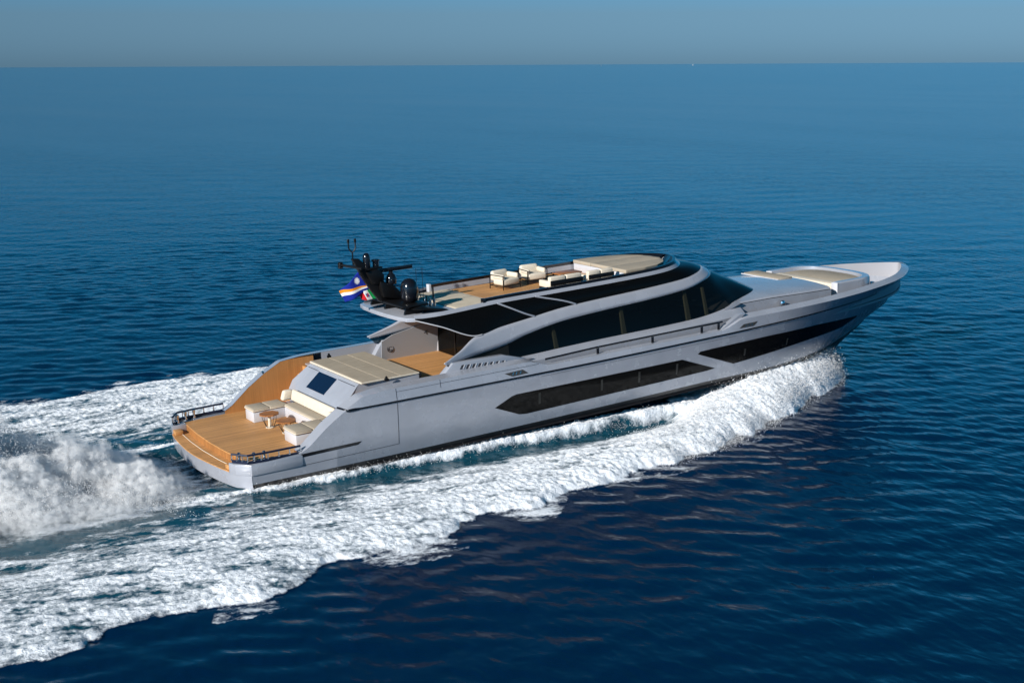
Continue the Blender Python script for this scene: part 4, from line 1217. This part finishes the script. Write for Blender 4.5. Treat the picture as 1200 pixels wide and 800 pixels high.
# sea material: dark water and, where the wake has whipped it up, white foam
def sea_mat():
    m, n, l, p = new_mat('sea_water')
    def math_(op, a, b=None, c=None, clamp=False):
        nd = n.new('ShaderNodeMath'); nd.operation = op; nd.use_clamp = clamp
        for i, q in enumerate((a, b, c)):
            if q is None: continue
            if isinstance(q, (int, float)): nd.inputs[i].default_value = q
            else: l.new(q, nd.inputs[i])
        return nd.outputs[0]
    geo = n.new('ShaderNodeNewGeometry')
    def noise(scale, detail=3, rough=.5, sx=1, sy=1, rot=0, dist=0.0):
        mp = n.new('ShaderNodeMapping'); mp.inputs['Scale'].default_value = (sx, sy, 1); mp.inputs['Rotation'].default_value = (0, 0, rot)
        l.new(geo.outputs['Position'], mp.inputs['Vector'])
        nz = n.new('ShaderNodeTexNoise'); nz.inputs['Scale'].default_value = scale; nz.inputs['Detail'].default_value = detail
        nz.inputs['Roughness'].default_value = rough; nz.inputs['Distortion'].default_value = dist
        l.new(mp.outputs[0], nz.inputs['Vector'])
        return nz.outputs['Fac']
    fo = n.new('ShaderNodeAttribute'); fo.attribute_name = 'foam'
    ai = n.new('ShaderNodeAttribute'); ai.attribute_name = 'air'
    # --- water
    cw = n.new('ShaderNodeMix'); cw.data_type = 'RGBA'
    cw.inputs[6].default_value = (0.0003, 0.0125, 0.042, 1); cw.inputs[7].default_value = (0.006, 0.055, 0.085, 1)
    l.new(ai.outputs['Fac'], cw.inputs[0])
    l.new(cw.outputs[2], p.inputs['Base Color'])
    p.inputs['IOR'].default_value = 1.333
    p.inputs['Specular IOR Level'].default_value = 0.33
    p.inputs['Roughness'].default_value = 0.15
    wrot = -(YAW + rad(12))
    b1 = n.new('ShaderNodeBump'); b1.inputs['Strength'].default_value = 1.0; b1.inputs['Distance'].default_value = 1.0
    h1 = math_('MULTIPLY', noise(2.1, 1.5, .45, 1.0, .62, wrot, .2), .052)
    h2 = math_('MULTIPLY', noise(.34, 3, .5, 1.0, .45, wrot), .07)
    h3 = math_('MULTIPLY', noise(4.5, 2, .5, 1.0, .5, wrot), .004)
    l.new(math_('ADD', math_('ADD', h1, h2), h3), b1.inputs['Height'])
    gust = noise(.022, 5, .6, 1, .30, wrot)
    st = n.new('ShaderNodeMapRange'); st.inputs['From Min'].default_value = .35; st.inputs['From Max'].default_value = .65
    st.inputs['To Min'].default_value = .50; st.inputs['To Max'].default_value = 1.35
    l.new(gust, st.inputs['Value']); l.new(st.outputs[0], b1.inputs['Strength'])
    l.new(b1.outputs['Normal'], p.inputs['Normal'])
    # --- foam
    f = n.new('ShaderNodeBsdfPrincipled')
    f.inputs['Base Color'].default_value = (0.88, 0.91, 0.95, 1)
    f.inputs['Roughness'].default_value = .75; f.inputs['Specular IOR Level'].default_value = .2
    b2 = n.new('ShaderNodeBump'); b2.inputs['Strength'].default_value = .45; b2.inputs['Distance'].default_value = .10
    n9 = noise(9, 4, .6, 1, 1, .4, .6)
    l.new(math_('ADD', n9, noise(3.2, 3, .55, 1, 1, 0, .8)), b2.inputs['Height']); l.new(b2.outputs['Normal'], f.inputs['Normal'])
    vo = n.new('ShaderNodeTexVoronoi'); vo.feature = 'DISTANCE_TO_EDGE'; vo.inputs['Scale'].default_value = 2.4
    wv = n.new('ShaderNodeVectorMath'); wv.operation = 'ADD'
    nzc = n.new('ShaderNodeTexNoise'); nzc.inputs['Scale'].default_value = 1.6; nzc.inputs['Detail'].default_value = 3
    l.new(geo.outputs['Position'], nzc.inputs['Vector'])
    sc_ = n.new('ShaderNodeVectorMath'); sc_.operation = 'SCALE'; sc_.inputs['Scale'].default_value = .9
    l.new(nzc.outputs['Color'], sc_.inputs[0]); l.new(geo.outputs['Position'], wv.inputs[0]); l.new(sc_.outputs[0], wv.inputs[1])
    l.new(wv.outputs[0], vo.inputs['Vector'])
    lace = math_('SUBTRACT', .16, vo.outputs['Distance'])
    g = math_('ADD', fo.outputs['Fac'], math_('MULTIPLY', math_('SUBTRACT', n9, .5), .9))
    g = math_('ADD', g, math_('MULTIPLY', lace, .45))
    mr = n.new('ShaderNodeMapRange'); mr.interpolation_type = 'SMOOTHSTEP'
    mr.inputs['From Min'].default_value = .18; mr.inputs['From Max'].default_value = .98
    l.new(g, mr.inputs['Value'])
    gate = math_('MULTIPLY', mr.outputs[0], math_('GREATER_THAN', fo.outputs['Fac'], .02))
    ms = n.new('ShaderNodeMixShader')
    l.new(gate, ms.inputs[0]); l.new(p.outputs[0], ms.inputs[1]); l.new(f.outputs[0], ms.inputs[2])
    l.new(ms.outputs[0], n['Material Output'].inputs['Surface'])
    return m
M['sea'] = sea_mat()

STEP = 0.24
RX0, RX1, RY0, RY1 = 36 - STEP * 325, 36.0, -17.04, -17.04 + STEP * 156
def sea_axis(a, b, na, nb):
    core = np.arange(a, b + 1e-6, STEP)
    def grow(n):
        g = [STEP]
        while sum(g) < 42000: g.append(g[-1] * (1.02 if len(g) < n else 1.16))
        return np.cumsum(g)
    return np.concatenate([core[0] - grow(na)[::-1], core, core[-1] + grow(nb)])
SX0, SX1, SY0, SY1 = RX0 - STEP * 12, RX1 + STEP * 40, RY0 - STEP * 40, RY1 + STEP * 130
def sea_fn(X, Y):
    gx = np.gradient(X[:, 0])[:, None]; gy = np.gradient(Y[0, :])[None, :]
    return waves(X, Y, np.maximum(gx, gy) + 0 * X), np.zeros_like(X), np.zeros_like(X)
V, Q, F_, A_, cx, cyy = grid_mesh('sea', sea_axis(SX0, SX1, 70, 130), sea_axis(SY0, SY1, 30, 150), None, fn=sea_fn)
keep = ~((cx > RX0) & (cx < RX1) & (cyy > RY0) & (cyy < RY1))
parts_V, parts_Q, parts_F, parts_A = [V], [Q[keep]], [F_], [A_]

FS = STEP / 4
fx = RX0 + FS * np.arange(int(round((RX1 - RX0) / FS)) + 1); fy = RY0 + FS * np.arange(int(round((RY1 - RY0) / FS)) + 1)
def fine_fn(X, Y):
    base = waves(X, Y, STEP)
    h, F, A, dout = wake(X, Y)
    edge = sst(0, 2.5, X - RX0) * sst(0, 2.5, RX1 - X) * sst(0, 1.5, Y - RY0) * sst(0, 1.5, RY1 - Y)
    q, pp = X + .35 * np.abs(Y), np.abs(Y) - .22 * X
    sgn = np.where(Y > 0, 31.7, 0)
    n1 = ridged(q * .34 + sgn, pp * .75, 41, 4)
    n2 = fbm(q * .55 + sgn, pp * 1.7, 51, 5, .6)
    n3 = fbm(q * 1.9 + sgn, pp * 4.6, 57, 3, .6)
    amt = np.clip(F, 0, 1)
    Fo = F + np.where(F > .03, (1 - .45 * sst(14, 27, X)) * (.26 * n1 + .92 * n2 + .52 * n3) - .02 * (1 - sst(8, 24, X)), 0)
    Fo = np.where(F > .03, Fo, 0)
    calm = 1 - .55 * sst(.1, .6, amt)
    edgew = sst(0, .5, dout)
    rough = amt * edgew * (.05 * n1 + .075 * n2 + .045 * n3) * (.8 + .5 * sst(10, 26, X))
    rough = rough + amt * edgew * .05 * perlin(X * 5.5, Y * 5.5, 66)
    lip = .02 * np.exp(-((dout - .25) / .25)**2) * (F > .1)
    Z = base * calm + edge * (h + rough + lip)
    # borders follow the coarser sea so the sheets join
    for ax in (0, 1):
        for k in (0, -1):
            b = base[k, :] if ax == 0 else base[:, k]
            c = b[::4]
            r_ = np.interp(np.arange(len(b)), np.arange(0, len(b), 4), c)
            if ax == 0: Z[k, :] = r_
            else: Z[:, k] = r_
    return Z, Fo * (edge > 0), A * edge
V, Q, F_, A_, cx, cyy = grid_mesh('wake', fx, fy, None, fn=fine_fn)
h_, Fm, Am, dm = wake(cx, cyy)
isfoam = (Fm > .10)
np_mesh('wake_foam', V, Q[isfoam], F_, A_, M['sea'])['kind'] = 'stuff'
off0 = len(parts_V[0])
sea = np_mesh('sea', np.concatenate([parts_V[0], V]), np.concatenate([parts_Q[0], Q[~isfoam] + off0]), np.concatenate([parts_F[0], F_]), np.concatenate([parts_A[0], A_]), M['sea'])
sea['kind'] = 'structure'

# ------------------------------------------------------------------ flying droplets
def droplets(name, P, R, mat):
    oc = np.array([(1, 0, -.7), (-1, 0, -.7), (0, 1, .7), (0, -1, .7)], float)
    tri = np.array([(0, 1, 2), (0, 3, 1), (0, 2, 3), (1, 3, 2)])
    N_ = len(P)
    st_ = RNG.uniform(.6, 1.5, (N_, 1, 3))
    V = (P[:, None, :] + oc[None] * R[:, None, None] * st_).reshape(-1, 3)
    Q = (tri[None] + 4 * np.arange(N_)[:, None, None]).reshape(-1, 3)
    o = np_mesh(name, V, Q, None, None, mat)
    o['kind'] = 'stuff'
    return o
def spray_mat():
    m, n, l, p = new_mat('spray_white')
    p.inputs['Base Color'].default_value = (.93, .93, .94, 1); p.inputs['Roughness'].default_value = .5
    tr = n.new('ShaderNodeBsdfTranslucent'); tr.inputs['Color'].default_value = (.95, .96, .97, 1)
    ms = n.new('ShaderNodeMixShader'); ms.inputs[0].default_value = .5
    l.new(p.outputs[0], ms.inputs[1]); l.new(tr.outputs[0], ms.inputs[2]); l.new(ms.outputs[0], n['Material Output'].inputs['Surface'])
    return m
M['spray'] = spray_mat()
pts, rs = [], []
# along the bow wave
n_ = 46000
x = 30.8 - 17 * RNG.random(n_)**1.5
side = np.where(RNG.random(n_) < .62, -1, 1)
yo = lin(x, XO); yi = lin(x, XI)
s_ = np.where(RNG.random(n_) < .45, RNG.normal(.93, .06, n_), RNG.uniform(.2, 1.0, n_))
y = np.maximum(yi + s_ * (yo - yi), lin(x, [(10, 3.7), (22, 3.2), (28, 2.3), (31, .9), (32.2, .1)]) * .98) * side
h_, F1, A1, d1 = wake(x, y)
lift_ = RNG.exponential(1.0, n_) * lin(x, [(10, .04), (18, .08), (26, .16), (31.5, .20)])
pts.append(np.stack([x, y + side * RNG.normal(0, .08, n_), np.maximum(h_, 0) + .02 + lift_], 1)); rs.append(RNG.uniform(.005, .019, n_) * lin(x, [(10, .8), (30, 1.2)]))
# along the chine ribbon
n_ = 4500
x = RNG.uniform(-1, 19.5, n_); side = np.where(RNG.random(n_) < .75, -1, 1)
cb = lin(x, [(0, 3.6), (8, 3.62), (14, 3.6), (18, 3.5), (20, 3.4)])
y = (cb + .04 + np.abs(RNG.normal(0, .10, n_))) * side
h_, F1, A1, d1 = wake(x, y)
pts.append(np.stack([x, y, h_ + .01 + RNG.exponential(.04, n_)], 1)); rs.append(RNG.uniform(.005, .015, n_))
droplets('bow_spray', np.concatenate(pts), np.concatenate(rs), M['spray'])
# the rooster tail thrown up behind the stern
PLX = [(-22, 3.6), (-12, 3.1), (-7.5, 2.35), (-5.2, 1.75), (-3.6, 1.15), (-2.2, .55), (-1.0, .2), (0, 0)]
def plume_h(x, y):
    lob = 1 + .35 * perlin(x * .45, y * .35 + 3, 81) + .22 * perlin(x * 1.1, y * .9, 82)
    return lin(x, PLX) * np.exp(-np.abs((y + .9) / 2.7)**2.6) * lob
jets_P, jets_R = [], []
for j in range(240):
    n_ = int(RNG.integers(500, 1500))
    L_ = RNG.uniform(3, 15); Hh = RNG.uniform(.6, 1.25)
    x0, y0 = RNG.uniform(-2.6, -.8), RNG.normal(-.9, 1.15)
    dy = RNG.normal(0, .10)
    t = RNG.random(n_)**.8
    x = x0 - L_ * t
    crown = lin(x, PLX)
    arch = np.where(j % 3 == 0, np.sin(np.pi * np.clip(t, 0, 1)), t * (2 - t))
    z = Hh * crown * arch * (.72 + .28 * math.cos(y0 * .9))
    sg = .05 + .22 * t
    y = y0 + dy * L_ * t
    P_ = np.stack([x + RNG.normal(0, 1, n_) * sg, y + RNG.normal(0, 1, n_) * sg, z + RNG.normal(0, 1, n_) * sg * .7], 1)
    cl_ = fbm(P_[:, 0] * 2.1 + j, P_[:, 2] * 2.1, 83, 2)
    k_ = cl_ + RNG.normal(0, .12, n_) > -.12
    P_ = P_[k_ & (P_[:, 2] > .02)]
    jets_P.append(P_); jets_R.append(RNG.uniform(.006, .018, len(P_)) * (1 + .5 * (RNG.random(len(P_)) > .95)))
droplets('plume_droplets', np.concatenate(jets_P), np.concatenate(jets_R), M['spray'])
# mist in the plume
def mist():
    m = bpy.data.materials.new('spray_mist'); m.use_nodes = True
    n, l = m.node_tree.nodes, m.node_tree.links; n.clear()
    out_ = n.new('ShaderNodeOutputMaterial'); pv = n.new('ShaderNodeVolumePrincipled')
    pv.inputs['Color'].default_value = (.995, .995, .997, 1); pv.inputs['Anisotropy'].default_value = -.1
    l.new(pv.outputs[0], out_.inputs['Volume'])
    def math_(op, a, b=None, c=None, clamp=False):
        nd = n.new('ShaderNodeMath'); nd.operation = op; nd.use_clamp = clamp
        for i, q in enumerate((a, b, c)):
            if q is None: continue
            if isinstance(q, (int, float)): nd.inputs[i].default_value = q
            else: l.new(q, nd.inputs[i])
        return nd.outputs[0]
    geo = n.new('ShaderNodeNewGeometry'); sp = n.new('ShaderNodeSeparateXYZ'); l.new(geo.outputs['Position'], sp.inputs[0])
    X, Y, Z = sp.outputs
    hx = math_('MULTIPLY', math_('POWER', math_('MAXIMUM', math_('MULTIPLY_ADD', X, -1.0, -.6), 0.0), .72), .62)
    hx = math_('MULTIPLY', hx, math_('MULTIPLY_ADD', X, 1 / 15.0, 29 / 15.0, clamp=True))
    wy = math_('POWER', math_('ABSOLUTE', math_('DIVIDE', math_('ADD', Y, .9), 2.9)), 2.6)
    env = math_('MULTIPLY', hx, math_('EXPONENT', math_('MULTIPLY', wy, -1.0)))
    def noise(scale, detail, rough=.5):
        nz = n.new('ShaderNodeTexNoise'); nz.inputs['Scale'].default_value = scale; nz.inputs['Detail'].default_value = detail; nz.inputs['Roughness'].default_value = rough
        l.new(geo.outputs['Position'], nz.inputs['Vector'])
        return nz.outputs['Fac']
    env2 = math_('MULTIPLY', env, math_('MULTIPLY_ADD', noise(.62, 5, .62), 2.6, -.25))
    d = math_('DIVIDE', math_('SUBTRACT', env2, Z), .42, clamp=True)
    d = math_('MULTIPLY', d, math_('MULTIPLY_ADD', Z, 1.7, -.05, clamp=True))
    dens = math_('MULTIPLY', d, math_('MULTIPLY', math_('GREATER_THAN', env, .05), 8.5))
    grain = math_('MULTIPLY_ADD', noise(5.0, 4, .65), 7.0, -2.9, clamp=False)
    dens = math_('MULTIPLY', dens, math_('MAXIMUM', grain, .06))
    l.new(math_('MAXIMUM', dens, 0.0), pv.inputs['Density'])
    return m
o = MB().box(-29, -.6, -5.2, 3.6, -.25, 5.2).build('spray_plume', mist(), None, None)
o['kind'] = 'stuff'
